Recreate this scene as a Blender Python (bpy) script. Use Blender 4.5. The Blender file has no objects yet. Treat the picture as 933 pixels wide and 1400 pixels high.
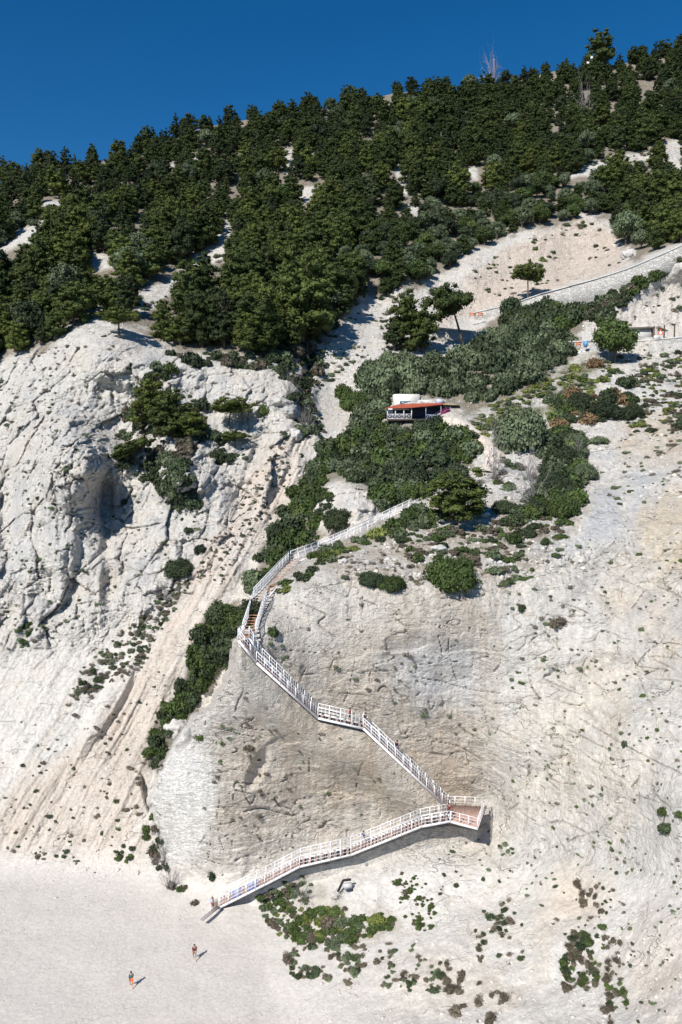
import bpy, math, random
import numpy as np
from mathutils import Vector, Matrix

random.seed(7); RNG = np.random.default_rng(11)
S = bpy.context.scene
COL = S.collection

# ------------------------------------------------------------------ camera model
HC = 56.0                       # drone height above the sand, metres
PITCH = math.radians(5.0)       # looking slightly down
FPX = 1099.0                    # focal length in pixels of the 933x1400 photograph
CX, CY = 466.5, 700.0
CP, SP = math.cos(PITCH), math.sin(PITCH)

def slope(py):
    t = (CY - np.asarray(py, float)) / FPX
    return (t*CP - SP) / (CP + t*SP)

def ray_pos(px, py, Y):
    """world point on the sight line of a photograph pixel at ground distance Y"""
    px = np.asarray(px, float); Y = np.asarray(Y, float)
    t = (CY - np.asarray(py, float)) / FPX
    z = Y / (CP + t*SP)
    return (px-CX)/FPX*z, Y, HC + z*(t*CP - SP)

# ------------------------------------------------------------------ noise
_perm = np.random.default_rng(3).permutation(256)
_perm = np.concatenate([_perm, _perm, _perm]).astype(np.int32)
_g = np.random.default_rng(4).normal(size=(256, 3)); _g /= np.linalg.norm(_g, axis=1)[:, None]
_g = _g.astype(np.float32)

def perlin(x, y, z):
    x = np.asarray(x, np.float32); y = np.asarray(y, np.float32); z = np.asarray(z, np.float32)
    x, y, z = np.broadcast_arrays(x, y, z)
    xi = np.floor(x).astype(np.int32); yi = np.floor(y).astype(np.int32); zi = np.floor(z).astype(np.int32)
    xf = x-xi; yf = y-yi; zf = z-zi
    xi &= 255; yi &= 255; zi &= 255
    u = xf*xf*xf*(xf*(xf*6-15)+10); v = yf*yf*yf*(yf*(yf*6-15)+10); w = zf*zf*zf*(zf*(zf*6-15)+10)
    def gr(dx, dy, dz):
        h = _perm[_perm[_perm[xi+dx]+yi+dy]+zi+dz]
        gg = _g[h]
        return gg[..., 0]*(xf-dx)+gg[..., 1]*(yf-dy)+gg[..., 2]*(zf-dz)
    a = gr(0,0,0); a += u*(gr(1,0,0)-a)
    b = gr(0,1,0); b += u*(gr(1,1,0)-b)
    a += v*(b-a)
    c = gr(0,0,1); c += u*(gr(1,0,1)-c)
    d = gr(0,1,1); d += u*(gr(1,1,1)-d)
    c += v*(d-c)
    return (a + w*(c-a))*1.5

def fbm(x, y, z, octs=4, gain=.5):
    s = 0; a = 1; n = 0
    for o in range(octs):
        s = s + a*perlin(x*2**o+o*17.3, y*2**o+o*5.1, z*2**o+o*9.7); n += a; a *= gain
    return s/n

def ridged(x, y, z, octs=4, gain=.5):
    s = 0; a = 1; n = 0
    for o in range(octs):
        r = 1-np.abs(perlin(x*2**o+o*31.3, y*2**o+o*15.1, z*2**o+o*3.7))*2
        s = s + a*r; n += a; a *= gain
    return s/n

def facets(x, y, z, seed=0):
    """offset of a random tilted facet per cell, and distance to the cell's border"""
    xi = np.floor(x).astype(np.int32); yi = np.floor(y).astype(np.int32); zi = np.floor(z).astype(np.int32)
    best = np.full(x.shape, 9., np.float32); sec = np.full(x.shape, 9., np.float32)
    val = np.zeros(x.shape, np.float32)
    R = np.random.default_rng(50+seed).random((256, 7)).astype(np.float32)
    for dx in (-1, 0, 1):
        for dy in (-1, 0, 1):
            for dz in (-1, 0, 1):
                h = _perm[_perm[_perm[(xi+dx) & 255]+((yi+dy) & 255)]+((zi+dz) & 255)]
                r = R[h]
                ex = x-(xi+dx+r[..., 0]); ey = y-(yi+dy+r[..., 1]); ez = z-(zi+dz+r[..., 2])
                d = ex*ex+ey*ey+ez*ez
                f = (r[..., 3]-.5)*.6+(r[..., 4]-.5)*1.1*ex+(r[..., 5]-.5)*1.1*ez
                m = d < best
                sec = np.where(m, best, np.minimum(sec, d))
                best = np.where(m, d, best); val = np.where(m, f, val)
    return val, np.sqrt(sec)-np.sqrt(best)

def sstep(a, b, x):
    t = np.clip((x-a)/(b-a), 0, 1); return t*t*(3-2*t)

def poly_sd(poly, px, py):
    """signed distance in photo pixels, positive inside"""
    P = np.array(poly, float); d2 = np.full(px.shape, 1e12); inside = np.zeros(px.shape, bool)
    n = len(P)
    for i in range(n):
        a = P[i]; b = P[(i+1) % n]; ex, ey = b-a; wx = px-a[0]; wy = py-a[1]
        t = np.clip((wx*ex+wy*ey)/(ex*ex+ey*ey+1e-9), 0, 1)
        d2 = np.minimum(d2, (wx-t*ex)**2+(wy-t*ey)**2)
        if a[1] != b[1]:
            c = ((a[1] > py) != (b[1] > py)) & (px < (b[0]-a[0])*(py-a[1])/(b[1]-a[1])+a[0])
            inside ^= c
    d = np.sqrt(d2)
    return np.where(inside, d, -d)

def line_d(pts, px, py):
    d2 = np.full(np.shape(px), 1e12)
    for a, b in zip(pts[:-1], pts[1:]):
        ex = b[0]-a[0]; ey = b[1]-a[1]; wx = px-a[0]; wy = py-a[1]
        t = np.clip((wx*ex+wy*ey)/(ex*ex+ey*ey+1e-9), 0, 1)
        d2 = np.minimum(d2, (wx-t*ex)**2+(wy-t*ey)**2)
    return np.sqrt(d2)

class Surf:
    def __init__(s, pts, c=28.):
        P = np.array(pts, float); s.P = P[:, :2]; s.c = c; n = len(P)
        A = np.zeros((n+3, n+3)); D = np.sqrt(((s.P[:, None]-s.P[None])**2).sum(-1)+c*c)
        A[:n, :n] = -D + np.eye(n)*0.6
        A[:n, n] = 1; A[:n, n+1:] = s.P/500; A[n:, :n] = A[:n, n:].T
        s.w = np.linalg.solve(A, np.concatenate([np.log(P[:, 2]), [0, 0, 0]]))
    def __call__(s, px, py):
        px = np.asarray(px, float); py = np.asarray(py, float); out = np.full(np.broadcast(px, py).shape, s.w[-3])
        out = out+s.w[-2]*px/500+s.w[-1]*py/500
        for (a, b), w in zip(s.P, s.w[:-3]):
            out -= w*np.sqrt((px-a)**2+(py-b)**2+s.c**2)
        return np.exp(out)

# skyline of the bare ground (tree tops stand above it)
SKY = [(-1500, 420), (-600, 330), (-200, 285), (0, 250), (100, 230), (200, 206), (250, 182), (310, 168), (380, 157), (470, 145), (545, 126),
       (600, 126), (640, 122), (700, 110), (760, 97), (850, 88), (900, 74), (933, 62), (1050, 30), (1400, -40), (2500, -120)]
SKYX = [a for a, b in SKY]; SKYY = [b for a, b in SKY]

# ground distances: the hillside, gully and left cliff
B_PTS = [
 (-300,1160,104),(-100,1180,102),(0,1192,101.0),(60,1196,100.5),(100,1200,100),(150,1215,98.5),(200,1228,97),(240,1240,95),
 (0,1300,95),(100,1300,92),(200,1330,88),(0,1400,80),(200,1400,80),
 (0,1100,106),(80,1100,106.5),(150,1130,104),(190,1150,102),(215,1180,99.5),(200,1080,107),
 (-150,1000,114),(0,1000,113.5),(100,1000,114),(180,1000,115.5),(230,1000,116),
 (0,900,121),(80,900,121.5),(160,900,122.5),(230,900,121),(280,880,121),(300,950,119),
 (-150,800,131),(0,800,129),(60,800,131.5),(150,800,130),(230,800,129),(290,800,127),(330,830,124),
 (0,700,148),(50,700,138),(90,640,139),(125,640,140),(150,680,148),(130,740,136),(200,700,142),(260,700,141),(300,700,139),(350,740,135),
 (0,610,163),(50,590,155),(110,560,160),(170,570,164),(220,560,160),(250,600,153),(300,600,157),(330,570,164),(380,600,155),(395,640,148),
 (-150,500,186),(0,500,183),(60,490,178),(110,460,178),(150,470,174),(210,490,173),(260,500,172),(330,505,173),(390,520,171),(420,560,166),
 (340,460,184),(440,520,184),(440,480,194),(470,440,206),(480,560,172),(460,600,158),(440,640,149),(400,690,143),
 (-150,380,225),(0,400,215),(60,330,238),(60,290,262),(0,350,236),(110,400,214),(160,360,226),(150,300,262),(230,400,212),(300,330,244),(260,440,195),
 (-300,320,300),(0,265,320),(100,240,330),(200,222,340),(250,200,350),(330,190,350),(250,300,268),
 (380,165,375),(380,230,320),(380,300,270),(380,380,222),(380,440,200),
 (470,155,385),(470,300,268),(470,380,228),(545,135,390),(550,200,330),(550,260,288),(550,330,252),(550,380,230),
 (640,130,400),(640,200,345),(640,260,300),(640,310,268),(600,370,240),(700,115,405),(760,105,410),(740,180,350),(740,250,300),(730,300,262),
 (820,90,420),(850,180,345),(850,230,310),(840,280,272),(933,70,430),(933,180,345),(933,260,300),(1100,20,440),(1100,200,330),
 (500,420,222),(560,420,222),(620,400,230),(640,360,240),(640,430,224),(700,350,246),(700,400,229),(760,330,252),(760,380,234),(820,310,256),(830,350,240),(800,380,231),
 (820,474,183.2),(870,474,183),(933,468,182.8),(1000,462,183),(900,392,196.2),(933,385,195.8),(1000,375,196),(1000,430,194),(1060,400,196),(870,340,232),(933,320,236),(1000,300,240),
 (650,445,218),(700,430,214),(760,420,209),(830,400,200),(880,375,197),(933,350,196.2),(1000,320,196),
 (600,445,216),(560,470,200),(520,480,194),(600,480,198),(650,470,202),(700,460,200),(740,460,194),
 (790,466,188),(860,466,188.5),(933,463,189),(1050,455,191),(850,440,192.5),(933,420,194),(860,410,195),
 (790,485,182),(860,485,181),(933,485,180),(520,530,178),(560,525,174),(600,530,172),(680,520,172),(740,510,174),
 (560,548,168),(575,566,162),(600,566,162),(640,560,162),(620,572,157),(700,560,160),(760,545,163),(800,530,166),(860,530,163),(933,540,158),
 (560,600,151),(620,610,146),(680,610,144),(740,610,143),(800,600,146),(860,590,147),(933,600,139),(1050,600,135),
 (500,640,146),(560,640,138),(640,640,137),(700,650,132),(760,660,131),(820,650,134),(880,650,129),
 (480,690,128),(440,700,131),(510,720,124),(560,690,127),(600,680,126),(650,680,125),(700,690,121),(780,690,120),(850,680,122),(933,680,116),
 (300,1100,112),(450,900,115),(500,800,116),(700,760,112),(933,760,108),
]
# the stair promontory, its slab face, shoulder and the talus at its foot
C_PTS = [
 (500,705,122),(440,745,113),(400,770,107),(365,815,100),(345,845,94),(560,700,118),(600,690,120),(650,690,119),(700,690,119),(780,690,118.5),(850,680,120),(933,680,115),(1050,680,112),
 (560,730,110),(620,740,107),(700,735,109),(780,730,109),(850,730,107),(933,730,104),
 (480,765,102.5),(440,780,100),(400,800,98),(540,775,100),(600,785,99),(660,785,99.5),(720,780,100.5),(800,780,101),(870,780,99),(933,790,95),(1050,790,90),
 (360,850,92),(345,880,90.2),(400,840,94.5),(470,815,95.8),(540,815,95.5),(600,820,95.5),(660,820,96.5),(720,830,97),(800,850,94.5),(870,860,91.5),(933,870,88),
 (330,905,90.2),(380,905,91.6),(450,880,93.5),(550,880,93.8),(650,880,95.5),(330,950,90.5),(390,950,92.2),(450,960,93.6),(500,970,93.9),(550,960,94.2),(620,960,95.5),(700,930,94.5),(800,930,91),(870,930,88),(933,950,83),(1050,950,78),
 (265,990,92.5),(240,1040,94),(225,1060,95),(215,1110,96.5),(225,1160,98),(250,1200,97),(280,1236,94.5),
 (300,1000,91.6),(300,1080,92.6),(300,1150,94),(310,1200,95.0),(380,1010,92.6),(380,1080,94),(380,1150,95),(450,1030,94),(450,1100,95.6),(450,1140,95.4),
 (520,1020,95),(520,1090,96),(520,1125,95.6),(580,1050,95.8),(590,1090,96.4),(620,1095,96.6),(650,1085,96.8),(680,1090,95.6),(640,1135,95),(600,1140,94.6),(560,1150,94.3),(500,1172,93.9),(440,1190,93.5),(400,1204,93.2),(350,1228,93.0),(310,1246,91.8),
 (640,1040,96.2),(700,1020,92.5),(700,1090,92),(700,1150,89),(760,1050,88.5),(780,1120,84.5),(800,1000,86.5),(870,1000,81.5),(933,1020,77),(1050,1030,72),
 (880,1100,77),(933,1120,71),(1050,1130,66),
 (660,1160,91),(600,1170,91),(540,1180,91.2),(480,1200,90.8),(420,1220,90.4),(370,1250,90.2),(330,1262,90.5),
 (350,1290,86.5),(380,1300,83.5),(390,1340,78.8),(400,1400,73),(410,1500,63.5),(420,1700,50),
 (440,1250,87),(500,1240,86.5),(560,1240,85.6),(620,1230,85),(700,1210,84),(780,1190,80.5),(860,1180,75.5),(933,1190,69.5),(1050,1200,64),
 (450,1300,81.5),(520,1300,79.5),(600,1300,77),(680,1290,75.5),(760,1280,73),(840,1270,70),(933,1270,64),
 (470,1360,74.8),(540,1370,71.5),(620,1370,69.5),(700,1370,67),(780,1360,65.5),(860,1350,63),(933,1350,58.5),(1050,1350,54),
 (500,1450,64),(700,1450,60),(933,1450,52),(500,1700,46),(933,1700,38),
]
C_POLY = [(522,716),(480,738),(432,752),(404,772),(372,800),(352,822),(330,850),(326,880),(312,925),(290,965),(262,985),(240,1015),(218,1055),(208,1090),(213,1130),(222,1170),(240,1205),(262,1232),(290,1250),(330,1272),(365,1290),(372,1330),(380,1420),(385,2400),(2600,2400),(2600,560),(1000,620),(933,650),(860,672),(800,695),(740,700),(690,690),(640,690),(590,688),(560,700)]

SB, SC = Surf(B_PTS), Surf(C_PTS, 22.)
# near edges of the stairs in photo pixels with ground distance (also used to build them)
STAIR_LOW = [(300,1240,91.3),(362,1209,90.9),(410,1184,90.6),(480,1168,90.6),(577,1129,90.4),(616,1122,90.3),(653,1131,88.6)]
STAIR_UP = [(618,1101,93.2),(497,995,91.0),(435,981,91.2),(351,905,87.6),(326,874,86.6)]
STAIR_MASK = [(a, b) for a, b, c in STAIR_LOW], [(a, b) for a, b, c in STAIR_UP+[(341,853,0),(355,815,0),(404,765,0),(440,752,0),(515,714,0),(592,678,0)]]

def base_Y(px, py):
    """smooth ground distance for photograph pixels; also the promontory weight and beach weight"""
    qx = np.clip(px, -260, 1150); qy = np.clip(py, -20, 1900)
    B = SB(qx, qy); C = SC(qx, qy)
    jit = 5*perlin(px/16., py/16., 3.3*np.ones_like(px)) + 2.5*perlin(px/6., py/6., 8.3*np.ones_like(px))
    sd = poly_sd(C_POLY, qx, qy)+jit
    wid = np.where(qy > 1225, 25, np.where((qx > 560) & (qy < 760), 22, 7.0))
    w = sstep(-wid, wid*.35, sd)
    Y = np.exp(np.log(B)*(1-w)+np.log(C)*w)
    s = slope(py)
    with np.errstate(divide='ignore'):
        beach = np.where(s < -.05, HC/np.maximum(-s, .05), 1e4)
    # smooth minimum with the sand plane
    k = 1.6+1.8*sstep(400, 280, px)
    d = Y-beach
    Yb = np.where(d > k, beach, np.where(d < -k, Y, Y-(d+k)**2/(4*k)))
    wb = sstep(-7.5, .8, d)
    return Yb, w, wb

# ------------------------------------------------------------------ the ground sheet
def nonuni(lo, a, b, hi, step, nlo, nhi):
    L = a-(a-lo)*(np.linspace(1, 0, nlo, endpoint=False)**2); H = b+(hi-b)*(np.linspace(0, 1, nhi+1)[1:]**2)
    return np.concatenate([L, np.arange(a, b, step), H])
STEP = globals().get('TSTEP', 1.35)
PXS = nonuni(-1400, -40, 975, 2400, STEP, 55, 55)
n_in = int(1360/STEP)
VV = np.concatenate([-(np.linspace(1, 0, 40, endpoint=False)**1.6), np.linspace(0, 1, n_in)])   # v<0 lies below the frame
sky_y = np.interp(PXS, SKYX, SKYY)
PY = np.where(VV[:, None] < 0, 1420-VV[:, None]*900, 1420+(sky_y[None]-1420)*np.clip(VV[:, None], 0, 1))
PX = np.broadcast_to(PXS[None], PY.shape).copy()
Y0, WC, WB = base_Y(PX, PY)
X0, _, Z0 = ray_pos(PX, PY, Y0)

f32 = lambda a: a.astype(np.float32)
x, y, z = f32(X0), f32(Y0), f32(Z0)
def ell(cx, cy, rx, ry, soft=.35, ang=0):
    c, s_ = math.cos(math.radians(ang)), math.sin(math.radians(ang))
    u = (PX-cx)*c+(PY-cy)*s_; v = -(PX-cx)*s_+(PY-cy)*c
    r = np.sqrt((u/rx)**2+(v/ry)**2)+warp*soft
    return 1-sstep(1-soft, 1+soft, r)
warp = f32(fbm(x/6, y/6, z/6, 4))
warp2 = f32(fbm(x/2.2+7, y/2.2, z/2.2, 4))
def region(poly, soft=10, jit=9):
    return sstep(-soft, soft, poly_sd(poly, PX, PY)+warp*jit*2+warp2*jit)

stair_d = np.minimum(line_d(STAIR_MASK[0], PX, PY), line_d(STAIR_MASK[1], PX, PY))
calm = .25+.75*sstep(14, 42, stair_d)
hill = sstep(560, 470, PY+warp*20)*(1-WB)
leftcliff = region([(-1500,480),(0,500),(120,450),(250,485),(400,500),(440,560),(420,620),(330,720),(280,800),(200,860),(110,880),(0,900),(-1500,900)], 25)
leftslope = (1-WC)*(1-leftcliff)*sstep(560, 640, PY)*(1-WB)*sstep(560, 480, PX)
pinkrill = region([(425,590),(395,585),(345,640),(300,720),(255,800),(215,880),(120,1000),(0,1110),(-1500,1200),(-1500,1260),(0,1200),(100,1205),(190,1215),(200,1100),(215,1000),(250,900),(300,820),(350,740),(400,690),(425,640)], 14)
slab = region([(330,870),(380,820),(480,775),(600,800),(700,800),(760,760),(933,720),(1150,700),(1150,1060),(933,1100),(780,1170),(690,1180),(560,1160),(430,1195),(300,1240),(215,1170),(210,1090),(240,1030)], 12)
lefthalf = region([(330,870),(380,820),(480,775),(600,800),(690,800),(680,1000),(665,1140),(560,1160),(430,1195),(300,1240),(215,1170),(210,1090),(240,1030)], 8, 4)
talus = WC*sstep(1150, 1215, PY+warp*25-np.clip(PX-700, 0, 300)*.12)
shoulder = WC*sstep(815, 780, PY+warp*16)

# --- relief, metres along the ground towards (negative) or away from the sea
D = np.zeros_like(x)
ac0 = .95*x-.25*z; al0 = .25*x+.95*z
cut = region([(430,500),(480,430),(560,400),(640,345),(700,325),(800,292),(850,300),(880,340),(940,325),(1500,200),(1500,520),(780,520),(640,500),(480,540)], 14)
D += hill*(1-.82*cut)*(fbm(x/22, y/30, z/22, 4)*6+ridged(x/7, y/10, z/7, 3)*1.2)
D -= cut*(ridged(ac0/2.4, y/30, al0/20, 4)*.55+fbm(x/4, y/4, z/3, 4)*.8)
ca, sa = .90, .43                                 # fall line of the left slopes
ac = ca*x-sa*z; al = sa*x+ca*z
r1 = ridged(ac/8+warp*.2, al/60, y/60, 4); r2 = ridged(ac/2.2+warp*.22, al/34, y/40, 5)
cf, cb = facets(x/6.5+warp*.25, y/14, z/8.5+warp*.25, 7)
D -= leftcliff*(fbm(x/16, y/30, z/20, 5)*5+ridged(x/6+warp*.15, y/20, z/13, 5)*1.9+r2*.3+cf*2.6)
D += leftcliff*sstep(.07, 0, cb)*.5
D -= leftslope*(r1*.85+r2*.30+warp*.6)
D -= pinkrill*((1-leftcliff)*r2*.30+ridged(ac/.8+warp*.35, al/13, y/30, 4)*.17+sstep(860, 760, PY)*(r2*.8+ridged(ac/1.3+warp*.5, al/5, y/30, 4)*.5))
bx = .8*x+.6*z; bz = -.6*x+.8*z                   # beds dip left below the right shoulder
rightside = sstep(660, 760, PX+warp*30)
D -= slab*calm*(fbm(x/14, y/14, z/14, 3)*1.5 + rightside*(fbm(x/7, y/9, z/7, 4)*1.5)+fbm(x/2.2, y/5, z/5.5+7, 5)*.24)
st = z*.97+x*.16+warp*1.2
led = (st/3.1) % 1                               # beds standing proud of one another, broken off here and there
led2 = ((bz*.8+warp*1.6)/2.3) % 1
D -= slab*calm*((1-rightside)*.26*(led-.5)*sstep(-.02, .12, fbm(x/7, y/8, z/5+9, 3)) + rightside*.34*(led2-.5)*sstep(-.08, .08, fbm(x/9+4, y/8, z/6, 3)))
def crk(n, wdt, m): return sstep(wdt, wdt*.35, np.abs(n))*sstep(.02, .10, m)
cr = crk(perlin(x/13, y/30, z/2.9+x*.05)+warp2*.05, .017, perlin(x/2.6, y/9, z/2.6+40)-.06)
cr = np.maximum(cr, crk(perlin(x/2.9+20, y/30, z/13)+warp2*.05, .015, perlin(x/2.5+9, y/9, z/2.4+60)-.08))
cr = np.maximum(cr, crk(perlin(bx/10+3, y/30, bz/2.2)+warp2*.06, .015, perlin(x/3+30, y/9, z/3+10)-.05)*rightside)
cr = np.maximum(cr, .7*crk(perlin(x/5+50, y/30, z/1.5)+warp2*.03, .03, perlin(x/3+70, y/9, z/3+10)-.08))
pf, pb = facets(x/5.5+warp*.12, y/9, z/2.2+warp*.15, 5)
pf2, pb2 = facets(bx/3.0+warp*.12, y/6, bz/1.1, 6)
D -= slab*calm*(pf*.42*(1-.5*rightside)+pf2*(.03+.15*rightside)*sstep(-.2, .3, fbm(x/8+30, y/9, z/8, 3)))
D += np.clip(slab+shoulder*.5+leftcliff*.6, 0, 1)*calm*cr*.45
D -= talus*(fbm(x/9, y/9, z/9, 4)*1.6+ridged(x/3.2, y/9, z/9, 3)*.35+fbm(x/1.2, y/1.2, z/1.2, 3)*.16)*sstep(0, 1, calm)
D -= shoulder*calm*(fbm(x/8, y/8, z/5, 5)*2.2+ridged(x/2.5, y/4, z/1.6, 5)*.35)
upright = WC*0+(1-WC)*sstep(450, 470, PY)*sstep(430, 520, PX)*(1-leftcliff)
D -= upright*calm*(fbm(x/10, y/10, z/6, 4)*3+ridged(x/3, y/5, z/2.5, 4)*.8)
fv, fb = facets(x/3.4+warp*.35, y/3.4, z/2.6+warp2*.2, 1)
fv2, fb2 = facets(x/1.25+warp*.3, y/1.3, z/.85+warp2*.2, 2)
fv3, fb3 = facets(x/.52, y/.55, z/.42, 3)
outc = sum(ell(a, b, c, d, .5) for a, b, c, d in ((470, 690, 62, 52), (98, 640, 50, 76), (255, 640, 44, 44)))
of, ob = facets(x/2.6+warp*.3, y/5, z/3.4+warp*.2, 8); of2, ob2 = facets(x/1.1, y/2, z/1.5, 9)
D -= outc*sstep(8, 18, stair_d)*(of*2.4+of2*.9+ridged(x/3.2, y/6, z/6.2+5, 5)*.7)
D += outc*sstep(8, 18, stair_d)*sstep(.1, 0, ob)*.5
rough = np.clip(cut*.42+outc*1.3+leftcliff*1.0+leftslope*.28+shoulder*.8+upright*.7+slab*.17+talus*.16, 0, 1)*calm
rough *= .5+.5*sstep(-.25, .3, fbm(x/12+3, y/12, z/12, 3))
D -= rough*(fv*1.35*(.45+.55*leftcliff)+fv2*.55+fv3*.20)
D += rough*(sstep(.09, 0, fb)*.30+sstep(.12, 0, fb2)*.12)
D -= (1-WB)*(1-hill)*fbm(x/.55, y/.55, z/.4, 3)*.12*(.4+rough)
# named outcrops and hollows of the left cliff (px, py, radius x, radius y, metres towards the sea)
FEAT = [(98,640,34,62,3.4,-12),(146,690,9,60,-2.2,0),(10,690,14,60,-4,0),(60,760,30,30,2.5,0),(205,510,60,22,3,0),(90,770,14,50,2.5,10),
        (150,800,10,34,-2,0),(240,660,30,30,3,0),(255,640,34,34,2.2,0),(330,545,45,22,3.5,0),(405,540,26,26,4.0,0),(420,520,8,40,-4,10),(200,1085,4,24,-1.6,-14),
        (478,680,20,26,1.2,20),(455,705,20,24,1.2,-30),(498,700,14,26,1.3,10),(440,735,14,16,1.4,0),(345,640,10,60,-1.5,20),(380,630,12,60,1.4,18),(150,960,70,12,1.5,-60),(240,1005,16,14,1.5,0),
        (352,1052,9,26,-.9,25),(590,905,60,34,-.7,20)]
for cx, cy, rx, ry, m, ang in FEAT:
    D -= m*ell(cx, cy, rx, ry, .45, ang)
D += WB*0
D *= (1-WB)*(1-.72*ell(252, 1095, 44, 84, .35))
Y1 = Y0+D
# keep the wall clear behind the stairs
def behind(nodes, dep, up):
    global Y1
    xs = np.array([n[0] for n in nodes], float); ys = np.array([n[1] for n in nodes], float); Ys = np.array([n[2] for n in nodes], float)
    o = np.argsort(xs); xs, ys, Ys = xs[o], ys[o], Ys[o]
    yl = np.interp(PX, xs, ys); Yl = np.interp(PX, xs, Ys)
    inx = sstep(xs[0]-9, xs[0], PX)*sstep(xs[-1]+16, xs[-1]+6, PX)
    t = (yl-PY)                                  # pixels above the near edge
    iny = sstep(-5, 4, t)*sstep(up+24, up, t)
    need = Yl+dep
    Y1 = np.where(Y1 < need, Y1+(need-Y1)*inx*iny, Y1)
def front(nodes, dep, ext):
    """rock standing under the near edge"""
    global Y1
    xs = np.array([n[0] for n in nodes], float); ys = np.array([n[1] for n in nodes], float); Ys = np.array([n[2] for n in nodes], float); dp = np.array([n[3] if len(n) > 3 else dep for n in nodes], float)
    o = np.argsort(xs); xs, ys, Ys, dp = xs[o], ys[o], Ys[o], dp[o]
    yl = np.interp(PX, xs, ys); Yl = np.interp(PX, xs, Ys)+np.interp(PX, xs, dp); t = PY-yl
    w = sstep(xs[0]-14, xs[0]+4, PX)*sstep(xs[-1]+14, xs[-1]-6, PX)*sstep(-2, 5, t)*sstep(ext, ext*.3, t)
    want = Yl+warp2*.25+warp*.2-t*.004
    Y1 = np.where(Y1 > want, Y1+(want-Y1)*w, Y1)
front([(350,1215,91.0,1.0),(410,1184,90.6,1.5),(480,1168,90.6,1.6),(577,1129,90.4,2.0),(616,1124,90.3,2.8),(655,1131,88.8,4.2)], 1.3, 60)
front(STAIR_UP, .55, 90)
behind(STAIR_LOW, 2.2, 22); behind([STAIR_LOW[-2], STAIR_LOW[-1], (666,1120,89.5)], 5.6, 40)
behind(STAIR_UP, 2.0, 22)

X1, _, Z1 = ray_pos(PX, PY, Y1)
# sand: gentle undulation in height instead
Z1 = Z1+WB*(fbm(x/9, y/9, 0*z, 3)*.22+perlin(x/1.3, y/2.2, 0*z)*.03)
# hill seen past its crest: the ground carries on and falls behind
rows = [(X1, Y1, Z1)]
bx_, by_, bz_ = X1[-1].copy(), Y1[-1].copy(), Z1[-1].copy()
ext = []
for dy, dz in ((6, -.5), (20, -4), (60, -22), (160, -70), (400, -180)):
    ext.append((bx_*(by_+dy)/by_, by_+dy, bz_+dz))
XA = np.concatenate([X1]+[e[0][None] for e in ext]); YA = np.concatenate([Y1]+[e[1][None] for e in ext]); ZA = np.concatenate([Z1]+[e[2][None] for e in ext])
# first rows: run the beach back under the drone to the water's edge
NR, NCL = XA.shape
co = np.stack([XA, YA, ZA], -1).reshape(-1, 3).astype(np.float32)

def grid_mesh(name, co, nr, nc, flip=False):
    me = bpy.data.meshes.new(name)
    me.vertices.add(len(co)); me.vertices.foreach_set('co', co.ravel())
    i = np.arange(nr*nc).reshape(nr, nc)
    q = np.stack([i[:-1, :-1], i[:-1, 1:], i[1:, 1:], i[1:, :-1]], -1).reshape(-1, 4)
    if flip: q = q[:, ::-1]
    me.loops.add(q.size); me.loops.foreach_set('vertex_index', q.ravel().astype(np.int32))
    me.polygons.add(len(q)); me.polygons.foreach_set('loop_start', np.arange(len(q), dtype=np.int32)*4)
    me.polygons.foreach_set('use_smooth', np.ones(len(q), bool))
    me.update(calc_edges=True)
    return me

def ground_at(px, py):
    """world point of the finished ground under a photograph pixel"""
    c = np.clip(np.interp(px, PXS, np.arange(len(PXS))), 0, len(PXS)-1.001)
    sy = float(np.interp(px, SKYX, SKYY))
    v = (1420-py)/(1420-sy) if py <= 1420 else -(py-1420)/900
    v = min(v, 1.0)
    r = np.clip(np.interp(v, VV, np.arange(len(VV))), 0, len(VV)-1.001)
    i, j = int(r), int(c); a, b = r-i, c-j
    P = np.stack([X1[i:i+2, j:j+2], Y1[i:i+2, j:j+2], Z1[i:i+2, j:j+2]], -1)
    P = P[0]*(1-a)+P[1]*a
    return P[0]*(1-b)+P[1]*b
def metres(px_w, Y): return px_w*Y/FPX
# ------------------------------------------------------------------ ground colour: the rock, sand and soil themselves
def put(C, col, w):
    w = np.clip(w, 0, 1)[..., None]; return C*(1-w)+np.array(col, float)*w
white = (.60, .575, .53); cream = (.60, .535, .455); beige = (.525, .445, .355); pink = (.565, .475, .395); grey = (.47, .475, .475); sand = (.565, .53, .485); soil = (.20, .165, .12); olive = (.16, .155, .085)
Cc = np.zeros(PX.shape+(3,))+np.array(white)
n1 = f32(fbm(x/11+5, y/11, z/11, 4)); n2 = f32(fbm(x/3.5+9, y/3.5, z/3.5, 4))
streak = f32(fbm(x/.8, y/5, z/14+2, 4))
streak2 = f32(fbm(x/2.6+4, y/9, z/22+2, 3))
Cc = put(Cc, cream, .55*sstep(-.1, .5, n1+n2*.4))
Cc = put(Cc, grey, (leftcliff+upright)*.55*sstep(0, .4, fbm(x/6+20, y/6, z/6, 4)))
Cc = put(Cc, pink, pinkrill*(.62+.35*n2))
Cc = put(Cc, pink, region([(600,440),(640,380),(700,335),(800,295),(850,330),(850,370),(740,405)], 8)*.85)
Cc = put(Cc, (.55, .485, .405), lefthalf*(.36+.5*n1+.2*n2))
Cc = put(Cc, beige, np.maximum.reduce([ell(470, 1040, 150, 90, .5), ell(600, 1000, 85, 110, .5), ell(480, 920, 110, 60, .6)*.7, ell(640, 890, 40, 90, .6)*.8, ell(330, 1090, 60, 60, .6)*.5])*np.clip(.62+n2*.8+streak2*.6, 0, 1)*lefthalf)
Cc = put(Cc, (.46, .37, .28), lefthalf*.5*sstep(.02, .35, streak2+n1*.3)*ell(560, 960, 160, 150, .5))
Cc = put(Cc, (.58, .57, .56), lefthalf*ell(592, 915, 55, 50, .6)*.85)
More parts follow.
